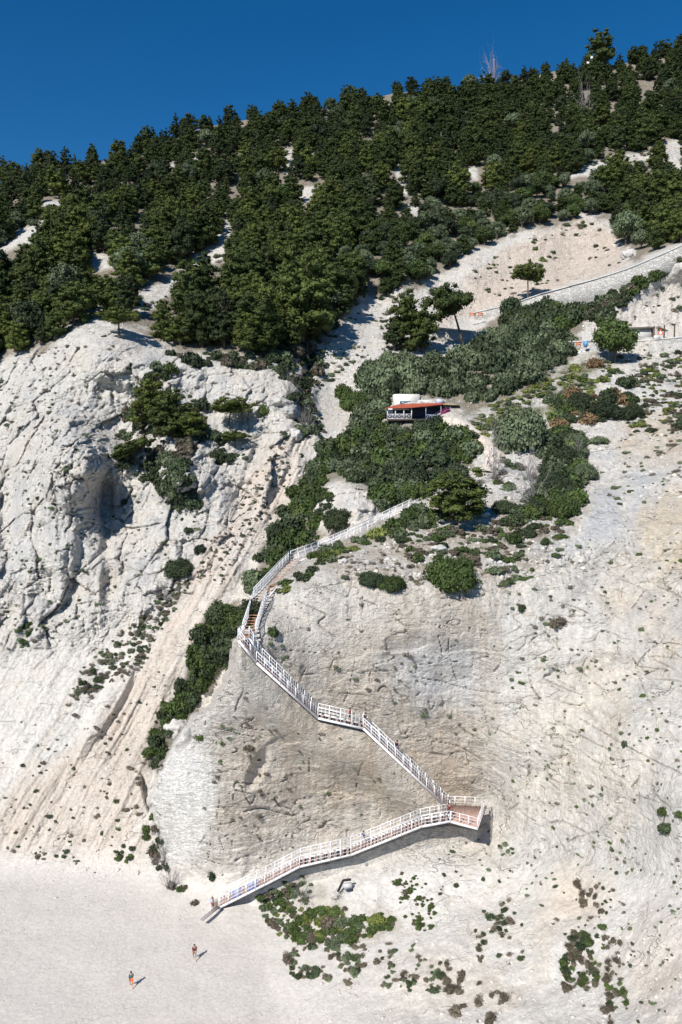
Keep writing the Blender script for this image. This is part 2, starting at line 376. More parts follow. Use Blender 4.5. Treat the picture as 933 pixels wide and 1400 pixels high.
Cc = put(Cc, (.42, .43, .44), lefthalf*.5*ell(650, 960, 90, 60, .6)*sstep(-.2, .4, n2))
Cc = put(Cc, (.38, .36, .33), slab*np.clip(streak*1.1, 0, .5)*(.35+.65*lefthalf)*sstep(-.3, .3, streak2))
Cc = put(Cc, (.78, .76, .72), ell(252, 1095, 44, 82, .3)*.95)
Cc = put(Cc, (.62, .52, .40), np.maximum.reduce([ell(890, 830, 60, 110, .6), ell(830, 960, 40, 100, .6), ell(780, 1020, 60, 90, .7)])*.6*slab*(1-lefthalf)*np.clip(.6+n2, 0, 1))
Cc = put(Cc, (.60, .50, .36), ell(925, 720, 55, 60, .3)*.75)
Cc = put(Cc, (.49, .50, .51), ell(820, 705, 120, 34, .6, -24)*.75*np.clip(.7+1.6*perlin(bx/16, y/30, bz/1.1), 0, 1))
Cc = put(Cc, (.50, .40, .29), ell(900, 600, 60, 35, .5)*.75*np.clip(.7+n2, 0, 1))
Cc = put(Cc, (.60, .49, .38), ell(790, 1225, 45, 40, .6)*.55)
Cc = put(Cc, (.57, .50, .43), ell(920, 1330, 70, 90, .5)*.6)
bnd = perlin(bx/22+5, y/30, bz/1.3+warp*.3)
Cc = put(Cc, (.44, .42, .39), slab*rightside*.5*sstep(.12, .35, bnd))
Cc = put(Cc, (.66, .62, .55), slab*rightside*.5*sstep(-.12, -.35, bnd))
Cc = put(Cc, (.50, .44, .37), (leftslope+pinkrill)*.4*sstep(.05, .4, perlin(ac/1.6+9, al/40, y/60))); Cc = put(Cc, (.66, .62, .57), (leftslope)*.5*sstep(.0, .4, perlin(ac/2.6+29, al/50, y/60)))
Cc = put(Cc, (.66, .60, .53), region([(815,450),(850,415),(900,385),(960,350),(1000,460),(940,462)], 8)*.7)
# soil under scrub
soilm = shoulder*np.clip(.45+n2*1.6+.3*sstep(790, 740, PY), 0, 1)*region([(330,830),(440,735),(520,690),(700,680),(800,700),(760,745),(700,800),(480,790),(380,820)], 12)
Cc = put(Cc, (.33, .27, .20), soilm*.75)
Cc = put(Cc, olive, region([(625,570),(700,540),(790,480),(850,490),(800,540),(700,600),(640,600)], 12)*np.clip(.45+n2*1.5, 0, 1))
F_LOW = [(-1500,200),(-1500,560),(-200,520),(0,492),(60,478),(100,448),(150,432),(185,452),(215,466),(255,486),(330,488),(385,496),(410,478),(440,465),(480,428),(500,402),(530,405),(560,392),(600,380),(640,345),(690,326),(740,313),(800,292),(838,296),(850,330),(870,357),(933,335),(1100,290),(2500,200),(2500,-300),(900,-50),(0,150)]
BARE = [[(0,322),(70,298),(72,318),(50,345),(30,335),(0,350)],[(0,372),(30,374),(24,398),(12,420),(0,436)],[(108,352),(135,345),(165,350),(158,368),(120,372)],
 [(298,306),(312,300),(325,328),(312,350),(290,362),(262,372),(236,398),(205,426),(182,432),(178,414),(206,390),(230,384),(262,352),(290,332)],[(140,402),(118,425),(104,444),(122,448),(150,412)],
 [(772,245),(800,226),(842,213),(893,206),(892,222),(850,222),(812,240)],[(878,240),(895,236),(893,268),(880,262)],[(905,196),(930,190),(940,235),(912,236)],
 [(405,258),(452,252),(450,266),(428,270),(414,278),(406,272)],[(538,226),(552,226),(560,262),(548,272),(544,250)],[(636,230),(652,229),(652,244),(638,244)],
 [(556,280),(580,283),(575,298),(562,292)],[(262,213),(279,216),(276,240),(268,236)],[(225,224),(243,222),(238,240)],[(58,276),(104,271),(106,279),(60,284)],
 [(388,205),(400,205),(400,250),(390,235)],[(625,112),(638,112),(636,120),(624,120)],[(880,352),(933,330),(933,350),(882,362)]]
forest_m = region(F_LOW, 8)
bare_m = np.zeros_like(PX)
for p in BARE: bare_m = np.maximum(bare_m, sstep(-4, 4, poly_sd(p, PX, PY)+warp*6))
Cc = put(Cc, soil, forest_m*(1-bare_m)*.85)
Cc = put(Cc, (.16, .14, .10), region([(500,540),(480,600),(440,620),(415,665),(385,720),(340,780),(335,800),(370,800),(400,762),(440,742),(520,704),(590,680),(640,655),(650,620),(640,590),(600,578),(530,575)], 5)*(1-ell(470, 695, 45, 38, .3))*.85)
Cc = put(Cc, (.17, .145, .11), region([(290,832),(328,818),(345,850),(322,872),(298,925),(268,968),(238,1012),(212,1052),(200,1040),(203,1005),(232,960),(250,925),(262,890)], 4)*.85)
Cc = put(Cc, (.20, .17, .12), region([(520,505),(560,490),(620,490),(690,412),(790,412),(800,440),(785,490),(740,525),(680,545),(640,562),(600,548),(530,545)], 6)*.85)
Cc = put(Cc, (.27, .23, .16), region([(350,1225),(420,1190),(470,1225),(530,1242),(570,1280),(510,1292),(440,1300),(380,1285)], 8)*.45*np.clip(.6+n2*2, 0, 1))
Cc = put(Cc, (.42, .36, .29), talus*np.clip(n2*1.3, 0, .5)*ell(740, 1330, 170, 60, .6))
Cc = put(Cc, (.45, .38, .29), (1-WB)*(1-hill)*.5*sstep(.25, .6, f32(fbm(x/1.5, y/1.5, z/1.5+30, 4))))
Cc = put(Cc, sand, WB)
Cc = Cc*(1+.07*n2[..., None]+.05*warp2[..., None])
Cc = np.clip(Cc, .03, .8)
rockamt = np.clip((1-WB)*(1-.75*talus)*(1-.45*pinkrill)*(1-.6*leftslope*(1-pinkrill)), 0, 1)
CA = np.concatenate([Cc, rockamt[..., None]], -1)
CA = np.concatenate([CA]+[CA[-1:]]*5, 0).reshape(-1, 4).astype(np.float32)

# ------------------------------------------------------------------ node helpers
class N:
    def __init__(s, name):
        s.m = bpy.data.materials.new(name); s.m.use_nodes = True; s.t = s.m.node_tree; s.n = s.t.nodes; s.l = s.t.links
        s.b = s.n['Principled BSDF']
    def add(s, typ, **k):
        n = s.n.new(typ)
        for a, v in k.items():
            if a.startswith('i_'):
                kk = a[2:]; kk = int(kk) if kk.isdigit() else kk.replace('_', ' ')
                n.inputs[kk].default_value = v
            else: setattr(n, a, v)
        return n
    def ln(s, a, b): s.l.new(a, b)
    def math(s, op, a, b=None):
        n = s.n.new('ShaderNodeMath'); n.operation = op
        for i, v in enumerate((a, b)):
            if v is None: continue
            if hasattr(v, 'links'): s.ln(v, n.inputs[i])
            else: n.inputs[i].default_value = v
        return n.outputs[0]
    def mix(s, fac, a, b, mode='MIX'):
        n = s.n.new('ShaderNodeMix'); n.data_type = 'RGBA'; n.blend_type = mode
        for i, v in ((0, fac), (6, a), (7, b)):
            if hasattr(v, 'links'): s.ln(v, n.inputs[i])
            elif isinstance(v, tuple): n.inputs[i].default_value = v+(1,)*(4-len(v))
            else: n.inputs[i].default_value = v
        return n.outputs[2]
    def ramp(s, f, stops):
        n = s.n.new('ShaderNodeValToRGB'); e = n.color_ramp.elements
        while len(e) < len(stops): e.new(.5)
        for k, (p, c) in enumerate(stops):
            e[k].position = p; e[k].color = (c, c, c, 1) if not isinstance(c, tuple) else c+(1,)*(4-len(c))
        s.ln(f, n.inputs[0]); return n.outputs[0]

def simple(name, col, rough=.6, metal=0., var=.12, scale=3., bump=0., spec=.3):
    M = N(name); b = M.b; b.inputs['Roughness'].default_value = rough; b.inputs['Metallic'].default_value = metal
    b.inputs['Specular IOR Level'].default_value = spec
    tc = M.add('ShaderNodeTexCoord'); no = M.add('ShaderNodeTexNoise', i_Scale=scale, i_Detail=6.)
    M.ln(tc.outputs['Object'], no.inputs['Vector'])
    f = M.ramp(no.outputs[0], [(.3, 1-var), (.7, 1+var)])
    M.ln(M.mix(1., tuple(col), f, 'MULTIPLY'), b.inputs['Base Color'])
    if bump:
        bp = M.add('ShaderNodeBump', i_Strength=bump, i_Distance=.05); M.ln(no.outputs[0], bp.inputs['Height']); M.ln(bp.outputs[0], b.inputs['Normal'])
    return M.m

def rock_material():
    M = N('limestone_and_sand'); b = M.b
    at = M.add('ShaderNodeAttribute', attribute_name='tint'); geo = M.add('ShaderNodeNewGeometry')
    P = geo.outputs['Position']; amt = at.outputs['Alpha']
    w = M.add('ShaderNodeTexNoise', i_Scale=.5, i_Detail=5.); M.ln(P, w.inputs['Vector'])
    off = M.add('ShaderNodeVectorMath', operation='SCALE'); M.ln(w.outputs['Color'], off.inputs[0]); off.inputs['Scale'].default_value = 1.6
    Pw = M.add('ShaderNodeVectorMath', operation='ADD'); M.ln(P, Pw.inputs[0]); M.ln(off.outputs[0], Pw.inputs[1]); Pw = Pw.outputs[0]
    def noise(s, d=8., vec=P, ro=.6):
        n = M.add('ShaderNodeTexNoise', i_Scale=s, i_Detail=d, i_Roughness=ro); M.ln(vec, n.inputs['Vector']); return n.outputs[0]
    def cracks(scale, stretch, width):
        mp = M.add('ShaderNodeMapping'); M.ln(Pw, mp.inputs[0]); mp.inputs['Scale'].default_value = stretch; mp.inputs['Rotation'].default_value = (0, .22, 0)
        n = noise(scale, 3., mp.outputs[0], .45)
        return M.ramp(M.math('ABSOLUTE', M.math('SUBTRACT', n, .5)), [(0, 1), (width, 0)])
    m1 = M.ramp(noise(.21, 3.), [(.52, 0), (.60, 1)]); m2 = M.ramp(noise(.42, 3.), [(.54, 0), (.62, 1)])
    k1 = M.math('MULTIPLY', cracks(.30, (.5, 1, 1.5), .006), m1); k2 = M.math('MULTIPLY', cracks(.8, (.6, 1, 1.5), .010), m2)
    mpv = M.add('ShaderNodeMapping'); M.ln(P, mpv.inputs[0]); mpv.inputs['Scale'].default_value = (2.2, .8, .28)
    sv = noise(1., 7., mpv.outputs[0])
    fine = noise(2.4, 9.); mid = noise(.55, 6.)
    def blocks(scale, st=(1, 1, 1.5)):
        mp = M.add('ShaderNodeMapping'); M.ln(Pw, mp.inputs[0]); mp.inputs['Scale'].default_value = st
        v = M.add('ShaderNodeTexVoronoi', i_Scale=scale); M.ln(mp.outputs[0], v.inputs['Vector']); sp = M.add('ShaderNodeSeparateColor'); M.ln(v.outputs['Color'], sp.inputs[0]); return sp.outputs[0], v.outputs['Distance']
    b1, d1 = blocks(1.4); b2, d2 = blocks(3.6)
    # colour: mottling, damp streaks and dark crack lines of the rock
    c = M.mix(1., at.outputs['Color'], M.ramp(fine, [(.3, .86), (.7, 1.09)]), 'MULTIPLY')
    c = M.mix(amt, c, M.mix(1., c, M.ramp(sv, [(.3, .80), (.62, 1.07)]), 'MULTIPLY'))
    c = M.mix(M.math('MULTIPLY', amt, M.ramp(mid, [(.55, 0), (.75, .35)])), c, (.62, .56, .47))
    crack_shade_dirt = M.math('MULTIPLY', M.math('MAXIMUM', k1, k2), amt)  # thin shadows of the cracks put into the colour, along with dirt
    c = M.mix(M.math('MULTIPLY', crack_shade_dirt, .55), c, (.23, .18, .13))
    vs_ = M.add('ShaderNodeTexVoronoi', i_Scale=.9); M.ln(P, vs_.inputs['Vector']); sp_ = M.add('ShaderNodeSeparateColor'); M.ln(vs_.outputs['Color'], sp_.inputs[0])
    dot = M.math('MULTIPLY', M.math('LESS_THAN', vs_.outputs['Distance'], M.math('MULTIPLY', sp_.outputs[1], .20)), M.math('MULTIPLY', M.math('GREATER_THAN', sp_.outputs[0], .45), M.ramp(noise(.13, 4.), [(.42, 0), (.55, 1)])))
    c = M.mix(M.math('MULTIPLY', dot, M.math('MULTIPLY', M.math('ADD', amt, .15), .75)), c, (.10, .09, .06))
    M.ln(c, b.inputs['Base Color']); b.inputs['Roughness'].default_value = .95; b.inputs['Specular IOR Level'].default_value = .12
    h = M.math('ADD', M.math('MULTIPLY', noise(1.3, 12., ro=.72), .34), M.math('MULTIPLY', noise(7., 5.), .06))
    h = M.math('SUBTRACT', h, M.math('MULTIPLY', M.math('ADD', M.math('MULTIPLY', k1, .25), M.math('MULTIPLY', k2, .12)), 1.))
    h = M.math('ADD', h, M.math('ADD', M.math('MULTIPLY', M.math('SUBTRACT', b1, M.math('MULTIPLY', d1, .6)), .20), M.math('MULTIPLY', M.math('SUBTRACT', b2, d2), .085)))
    h = M.math('MULTIPLY', h, M.math('ADD', M.math('MULTIPLY', amt, .80), .17))
    bp = M.add('ShaderNodeBump', i_Strength=1., i_Distance=1.0); M.ln(h, bp.inputs['Height']); M.ln(bp.outputs[0], b.inputs['Normal'])
    return M.m

def tag(o, label=None, cat=None, group=None, kind=None):
    if label: o['label'] = label
    if cat: o['category'] = cat
    if group: o['group'] = group
    if kind: o['kind'] = kind
    return o
def link(name, me, mat=None, parent=None):
    o = bpy.data.objects.new(name, me); COL.objects.link(o)
    if mat is not None and len(me.materials) == 0: me.materials.append(mat)
    if parent is not None: o.parent = parent
    return o

me = grid_mesh('terrain', co, NR, NCL)
ca_ = me.color_attributes.new('tint', 'FLOAT_COLOR', 'POINT'); ca_.data.foreach_set('color', CA.ravel())
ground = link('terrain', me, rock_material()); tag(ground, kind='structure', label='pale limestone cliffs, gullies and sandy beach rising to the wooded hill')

# the sea behind the drone
W = N('sea_water'); W.b.inputs['Base Color'].default_value = (.01, .06, .09, 1); W.b.inputs['Roughness'].default_value = .12
wn = W.add('ShaderNodeTexNoise', i_Scale=.4, i_Detail=6.); bpn = W.add('ShaderNodeBump', i_Strength=.4, i_Distance=.4); W.ln(wn.outputs[0], bpn.inputs['Height']); W.ln(bpn.outputs[0], W.b.inputs['Normal'])
sme = bpy.data.meshes.new('sea'); sme.from_pydata([(-4000, 37, -.9), (4000, 37, -.9), (4000, -6000, -.9), (-4000, -6000, -.9)], [], [(3, 2, 1, 0)])
tag(link('sea', sme, W.m), kind='structure')

# ------------------------------------------------------------------ sky, sun, camera
SUN_EL = math.radians(43.); TRAVEL = math.radians(34.)       # light travels towards +Y and to the right
ld = Vector((math.sin(TRAVEL)*math.cos(SUN_EL), math.cos(TRAVEL)*math.cos(SUN_EL), -math.sin(SUN_EL)))
wd = bpy.data.worlds.new('World'); S.world = wd; wd.use_nodes = True
nt = wd.node_tree; bg = nt.nodes['Background']; sk = nt.nodes.new('ShaderNodeTexSky'); sk.sky_type = 'NISHITA'; sk.sun_disc = False
sk.sun_elevation = SUN_EL; sk.sun_rotation = math.atan2(-ld.x, -ld.y)
sk.altitude = 1500; sk.air_density = 1.0; sk.dust_density = 0.; sk.ozone_density = 4.
hs = nt.nodes.new('ShaderNodeHueSaturation'); hs.inputs['Saturation'].default_value = 1.34; nt.links.new(sk.outputs[0], hs.inputs['Color']); nt.links.new(hs.outputs[0], bg.inputs[0]); bg.inputs[1].default_value = .082
sl = bpy.data.lights.new('sun', 'SUN'); sl.energy = 4.8; sl.angle = math.radians(.53); sl.color = (1., .955, .89)
so = bpy.data.objects.new('sun', sl); COL.objects.link(so); so.rotation_euler = ld.to_track_quat('-Z', 'Y').to_euler()
cam = bpy.data.cameras.new('camera'); co_ = bpy.data.objects.new('camera', cam); COL.objects.link(co_); S.camera = co_
co_.location = (0, 0, HC); co_.rotation_euler = (math.radians(90)-PITCH, 0, 0)
cam.sensor_fit = 'VERTICAL'; cam.sensor_height = 36; cam.lens = 36*FPX/1400; cam.clip_end = 12000; cam.clip_start = .5
vs = S.view_settings; vs.view_transform = 'Standard'; vs.look = 'None'; vs.exposure = .27; vs.gamma = 1.; vs.use_curve_mapping = False
S.cycles.max_bounces = 5; S.cycles.diffuse_bounces = 3
# ------------------------------------------------------------------ generic mesh arrays: (verts, corner indices, corner counts)
class MA:
    def __init__(s): s.v = []; s.i = []; s.c = []; s.m = []; s.n = 0
    def add(s, v, faces, k, mat=0):
        v = np.asarray(v, np.float32); f = np.asarray(faces, np.int32)+s.n
        s.v.append(v); s.i.append(f.ravel()); s.c.append(np.full(len(f), k, np.int32)); s.m.append(np.full(len(f), mat, np.int32)); s.n += len(v)
        return s
    def arr(s): return np.concatenate(s.v), np.concatenate(s.i), np.concatenate(s.c), np.concatenate(s.m)
def to_mesh(name, arrs, mats, smooth=False):
    v, i, c, m = arrs; me = bpy.data.meshes.new(name)
    me.vertices.add(len(v)); me.vertices.foreach_set('co', v.ravel())
    me.loops.add(len(i)); me.loops.foreach_set('vertex_index', i)
    me.polygons.add(len(c)); me.polygons.foreach_set('loop_start', np.concatenate([[0], np.cumsum(c)[:-1]]).astype(np.int32))
    me.polygons.foreach_set('material_index', m)
    if smooth: me.polygons.foreach_set('use_smooth', np.ones(len(c), bool))
    for t in mats: me.materials.append(t)
    me.update(calc_edges=True); return me
def merged(parts):
    """parts: list of (arrays, 4x4 matrix) -> one set of arrays"""
    V = []; I = []; C = []; M = []; n = 0
    for (v, i, c, m), mat in parts:
        A = np.array(mat, np.float32); V.append(v@A[:3, :3].T+A[:3, 3]); I.append(i+n); C.append(c); M.append(m); n += len(v)
    return np.concatenate(V), np.concatenate(I).astype(np.int32), np.concatenate(C), np.concatenate(M)

def ico(sub=1):
    p = (1+5**.5)/2
    v = np.array([(-1,p,0),(1,p,0),(-1,-p,0),(1,-p,0),(0,-1,p),(0,1,p),(0,-1,-p),(0,1,-p),(p,0,-1),(p,0,1),(-p,0,-1),(-p,0,1)], float)
    f = [(0,11,5),(0,5,1),(0,1,7),(0,7,10),(0,10,11),(1,5,9),(5,11,4),(11,10,2),(10,7,6),(7,1,8),(3,9,4),(3,4,2),(3,2,6),(3,6,8),(3,8,9),(4,9,5),(2,4,11),(6,2,10),(8,6,7),(9,8,1)]
    v = [tuple(a/np.linalg.norm(a)) for a in v]
    for _ in range(sub):
        mid = {}; nf = []
        def g(a, b):
            k = (min(a, b), max(a, b))
            if k not in mid:
                q = np.add(v[a], v[b]); mid[k] = len(v); v.append(tuple(q/np.linalg.norm(q)))
            return mid[k]
        for a, b, c in f:
            x_, y_, z_ = g(a, b), g(b, c), g(c, a); nf += [(a, x_, z_), (b, y_, x_), (c, z_, y_), (x_, y_, z_)]
        f = nf
    return np.array(v), np.array(f)
ICO = {k: ico(k) for k in (0, 1, 2, 3)}

def clump_foliage(M, clumps, leaf, dens, rg, core=True, up=.35, spread=.75, flat=.6):
    for c, r in clumps:
        c = np.array(c, float); r = np.array(r, float)
        if core:
            v, f = ICO[1]; nz = 1+.34*rg.normal(size=(len(v), 1))*.6
            M.add(v*nz*r*.66+c, f, 3)
        area = 4*math.pi*(r[0]*r[1]*r[2])**(2/3)
        n = max(6, int(area/(leaf*leaf)*dens))
        d = rg.normal(size=(n, 3)); d[:, 2] += up; d /= np.linalg.norm(d, axis=1)[:, None]
        rad = rg.uniform(.60, 1.22, (n, 1)); p = c+d*r*rad
        nrm = d+rg.normal(size=(n, 3))*spread; nrm[:, 2] += .3; nrm /= np.linalg.norm(nrm, axis=1)[:, None]
        t = rg.normal(size=(n, 3)); a = np.cross(nrm, t); a /= np.linalg.norm(a, axis=1)[:, None]+1e-9; b = np.cross(nrm, a)
        s1 = leaf*rg.uniform(.35, .75, (n, 1)); s2 = s1*rg.uniform(flat*.6, flat*1.4, (n, 1))
        v = np.stack([p-a*s1, p-b*s2, p+a*s1*1.15, p+b*s2], 1).reshape(-1, 3)
        M.add(v, np.arange(n*4).reshape(-1, 4), 4)

def tube(M, pts, rads, sides=6, mat=0):
    pts = [np.array(p, float) for p in pts]; V = []
    for k, p in enumerate(pts):
        d = pts[min(k+1, len(pts)-1)]-pts[max(k-1, 0)]; d /= np.linalg.norm(d)+1e-9
        u = np.cross(d, (0, 0, 1) if abs(d[2]) < .95 else (1, 0, 0)); u /= np.linalg.norm(u); w = np.cross(d, u)
        for s in range(sides):
            a = 2*math.pi*s/sides; V.append(p+(u*math.cos(a)+w*math.sin(a))*rads[k])
    F = [(k*sides+s, k*sides+(s+1) % sides, (k+1)*sides+(s+1) % sides, (k+1)*sides+s) for k in range(len(pts)-1) for s in range(sides)]
    M.add(V, F, 4, mat)

def pine(seed, H=8., R=3., style='round', leaf=.26, dens=.80):
    rg = np.random.default_rng(seed); T = MA(); Cm = MA()
    lean = rg.normal(size=2)*.06*H
    def axis(t): return np.array([lean[0]*t*t, lean[1]*t*t, H*t])
    top = .96
    tube(T, [axis(t) for t in (-.06, .15, .4, .7, top)], [.035*H*.8, .026*H, .02*H, .013*H, .004*H], 7)
    cl = []
    if style == 'umbrella': lo, lay = .62, 4
    elif style == 'tall': lo, lay = .14, 12
    else: lo, lay = .18, 10
    for k in range(lay):
        t = lo+(1-lo)*(k+.5)/lay*.98
        if style == 'umbrella': w = R*(1.0, .98, .8, .45)[k]
        elif style == 'tall': w = R*(.95-.8*((t-lo)/(1-lo))**1.25)
        else: w = R*math.sqrt(max(.06, 1-((t-lo-.30*(1-lo))/(.75*(1-lo)))**2))
        n = max(3, int(3+w/R*(9 if style != 'umbrella' else 10)))
        a0 = rg.uniform(0, 6.28)
        for j in range(n):
            a = a0+6.283*j/n+rg.normal()*.35; q = w*rg.uniform(.35, 1.08); s = R*(.30+.70*w/R)*rg.uniform(.20, .38)
            if rg.random() < .2: continue
            base = axis(t); p = base+np.array([math.cos(a)*q, math.sin(a)*q, rg.normal()*.075*H+.03*H*(q/R)])
            cl.append((p, (s, s*rg.uniform(.8, 1.1), s*rg.uniform(.45, .75))))
            b0 = axis(max(.1, t-.10)); tube(T, [b0, (b0+p)/2+(0, 0, -.02*H), p], [.009*H, .006*H, .003*H], 4)
        if rg.random() < .8: cl.append((axis(t), (w*.42, w*.42, w*.28)))
    clump_foliage(Cm, cl, leaf, dens, rg, up=.5, spread=.6)
    return T.arr(), Cm.arr()

def bush(seed, R=1., H=.8, leaf=.16, dens=1.1, lumps=13, core=True):
    rg = np.random.default_rng(seed); Cm = MA(); cl = [((0, 0, H*.38), (R*.72, R*.72, H*.52))]
    for k in range(lumps):
        a = rg.uniform(0, 6.28); e = math.asin(rg.uniform(.02, 1)); s = R*rg.uniform(.24, .42)
        cl.append(((math.cos(a)*math.cos(e)*R*.68, math.sin(a)*math.cos(e)*R*.68, H*.25+math.sin(e)*H*.5), (s, s, s*.85)))
    clump_foliage(Cm, cl, leaf, dens, rg, core=core, up=.3, spread=.7, flat=.75)
    return Cm.arr()

def tree_round(seed, H=5., R=2.8, leaf=.26):
    rg = np.random.default_rng(seed); T = MA(); Cm = MA(); cl = [((0, 0, H*.55), (R*.6, R*.6, H*.3))]
    tube(T, [(0, 0, -.4), (.1, 0, H*.25), (.2, .1, H*.6)], [.05*H, .035*H, .015*H], 7)
    for k in range(22):
        a = rg.uniform(0, 6.28); e = rg.uniform(-.5, 1.45); s = R*rg.uniform(.24, .4)
        p = np.array([math.cos(a)*math.cos(e)*R*.74, math.sin(a)*math.cos(e)*R*.74, H*.55+math.sin(e)*H*.36])
        cl.append((p, (s, s, s*.8)))
        if k % 3 == 0: tube(T, [(.1, 0, H*.25), p*.6+(0, 0, .1*H), p], [.02*H, .012*H, .006*H], 5)
    clump_foliage(Cm, cl, leaf, 1.05, rg, up=.3, spread=.7, flat=.75)
    return T.arr(), Cm.arr()

def cypress(seed, H=8., R=1.1):
    rg = np.random.default_rng(seed); T = MA(); Cm = MA(); tube(T, [(0, 0, -.4), (0, 0, H*.9)], [.16, .03], 6); cl = []
    for k in range(16):
        t = .06+.9*k/15; w = R*(math.sin(min(1, t*2.2)*1.57)*(1-t**2.2)+.12)
        cl.append(((rg.normal()*.12, rg.normal()*.12, H*t), (w, w, H*.09)))
    clump_foliage(Cm, cl, .26, 1.1, rg, up=.5, spread=.5, flat=.5); return T.arr(), Cm.arr()

def dead(seed, H=3., R=1.6, n=26):
    """bare grey twigs"""
    rg = np.random.default_rng(seed); T = MA()
    for k in range(n):
        a = rg.uniform(0, 6.28); e = rg.uniform(.2, 1.4); L = H*rg.uniform(.5, 1.)
        d = np.array([math.cos(a)*math.cos(e)*R/H*1.6, math.sin(a)*math.cos(e)*R/H*1.6, math.sin(e)])
        p0 = np.array([rg.normal()*.08*R, rg.normal()*.08*R, -.05]); p1 = p0+d*L*.5+rg.normal(size=3)*.06*L; p2 = p0+d*L+rg.normal(size=3)*.12*L
        tube(T, [p0, p1, p2], [.028*H/3*1.4, .018*H/3*1.4, .006], 4)
        for j in range(5):
            q = p1+(p2-p1)*rg.random(); tube(T, [q, q+(d+rg.normal(size=3)*.8)*L*.28], [.012*H/3*1.4, .003], 3)
    return T.arr()

def tuft(seed, leaf=.11, dry=False):
    rg = np.random.default_rng(seed); Cm = MA(); cl = []
    for k in range(int(rg.integers(6, 12))):
        s = rg.uniform(.26, .46); cl.append(((rg.uniform(-.5, .5), rg.uniform(-.45, .45), s*.5), (s, s, s*.7)))
    v, f = ICO[1]; Cm.add(v*np.array((.62, .56, .14))*(1+.2*rg.normal(size=(len(v), 1)))+(0, 0, .05), f, 3)
    clump_foliage(Cm, cl, leaf, .55 if dry else .9, rg, core=not dry, up=.5, spread=.8, flat=.35 if dry else .7)
    return Cm.arr()

# ------------------------------------------------------------------ foliage materials
def leaf_mat(name, a, b, c, trans=.12):
    """a/b: two tones of the leaves, c: dead or dry ones"""
    M = N(name); bs = M.b; oi = M.add('ShaderNodeObjectInfo'); ge = M.add('ShaderNodeNewGeometry')
    n = M.add('ShaderNodeTexNoise', i_Scale=.16, i_Detail=3.); M.ln(ge.outputs['Position'], n.inputs['Vector'])
    f = M.math('ADD', M.math('MULTIPLY', oi.outputs['Random'], .62), M.math('MULTIPLY', n.outputs[0], .5))
    col = M.mix(M.ramp(f, [(.2, 0), (.85, 1)]), a, b)
    tone = M.math('MULTIPLY', M.math('FRACT', M.math('MULTIPLY', oi.outputs['Random'], 17.3)), 1.)
    col = M.mix(1., col, M.ramp(tone, [(0, .72), (1, 1.25)]), 'MULTIPLY')
    isl = M.ramp(ge.outputs['Random Per Island'], [(0, .62), (1, 1.42)])
    col = M.mix(1., col, isl, 'MULTIPLY')
    n2_ = M.add('ShaderNodeTexNoise', i_Scale=1.1, i_Detail=2.); M.ln(ge.outputs['Position'], n2_.inputs['Vector'])
    col = M.mix(M.ramp(n2_.outputs[0], [(.60, 0), (.75, .45)]), col, c)
    M.ln(col, bs.inputs['Base Color']); bs.inputs['Roughness'].default_value = .75; bs.inputs['Specular IOR Level'].default_value = .15
    return M.m
PINE = leaf_mat('pine_needles', (.046, .066, .022), (.094, .116, .028), (.11, .098, .045))
PINE_DK = leaf_mat('dark_needles', (.034, .050, .022), (.050, .068, .026), (.07, .066, .04))
LEAF = leaf_mat('evergreen_leaves', (.044, .070, .024), (.072, .104, .030), (.14, .14, .06))
LEAF_DK = leaf_mat('dark_evergreen_leaves', (.034, .050, .028), (.052, .070, .034), (.10, .10, .06))
OLIVE = leaf_mat('grey_green_leaves', (.085, .112, .062), (.118, .148, .082), (.16, .16, .11))
YEL = leaf_mat('yellow_green_leaves', (.13, .16, .035), (.17, .19, .06), (.22, .2, .1))
DRY = leaf_mat('dry_brown_scrub', (.095, .078, .058), (.14, .118, .088), (.10, .11, .05))
RUST = leaf_mat('rust_brown_leaves', (.17, .105, .06), (.22, .15, .08), (.12, .10, .05))
STRAW = leaf_mat('straw_coloured_leaves', (.40, .27, .12), (.45, .31, .15), (.3, .2, .1))
BARK = simple('bark', (.13, .105, .085), .9, var=.3, scale=6, bump=.5)
PALEW = simple('bleached_wood', (.27, .25, .24), .9, var=.25, scale=6, bump=.3)

# ------------------------------------------------------------------ prototypes
def pair(name, tc, mat):
    t, c = tc; return dict(t=t, c=c, mt=to_mesh(name+'_trunk', t, [BARK], True), mc=to_mesh(name+'_crown', c, [mat]))
PINES = [pair('pine', pine(100+k, 8., 3.1, st), PINE) for k, st in enumerate(['round', 'round', 'round', 'round', 'tall', 'round', 'round', 'round'])]
PINES_DK = [pair('dark_pine', pine(130+k, 8., 2.7, st), PINE_DK) for k, st in enumerate(['tall', 'round', 'tall'])]
UMB = [pair('umbrella_pine', pine(150+k, 6.5, 3.2, 'umbrella', .26), PINE) for k in range(2)]
ROUND = [pair('evergreen_tree', tree_round(160+k), m) for k, m in enumerate([LEAF_DK, OLIVE, LEAF, OLIVE, LEAF_DK])]
CYP = [pair('cypress', cypress(170+k), PINE_DK) for k in range(2)]
def single(name, arrs, mat, smooth=False): return dict(c=arrs, mc=to_mesh(name, arrs, [mat], smooth))
_B = [bush(180+k) for k in range(6)]
BUSH = {k: [single('shrub', a, m) for a in _B] for k, m in dict(green=LEAF, dark=LEAF_DK, olive=OLIVE, yellow=YEL, dry=DRY, rust=RUST, straw=STRAW).items()}
_T = [tuft(200+k) for k in range(5)]; _D = [tuft(220+k, dry=True) for k in range(5)]
_BB = [bush(280+k, leaf=.075, lumps=38) for k in range(3)]
BIG = {k: [single('shrub', a, m) for a in _BB] for k, m in dict(green=LEAF, dark=LEAF_DK, olive=OLIVE).items()}
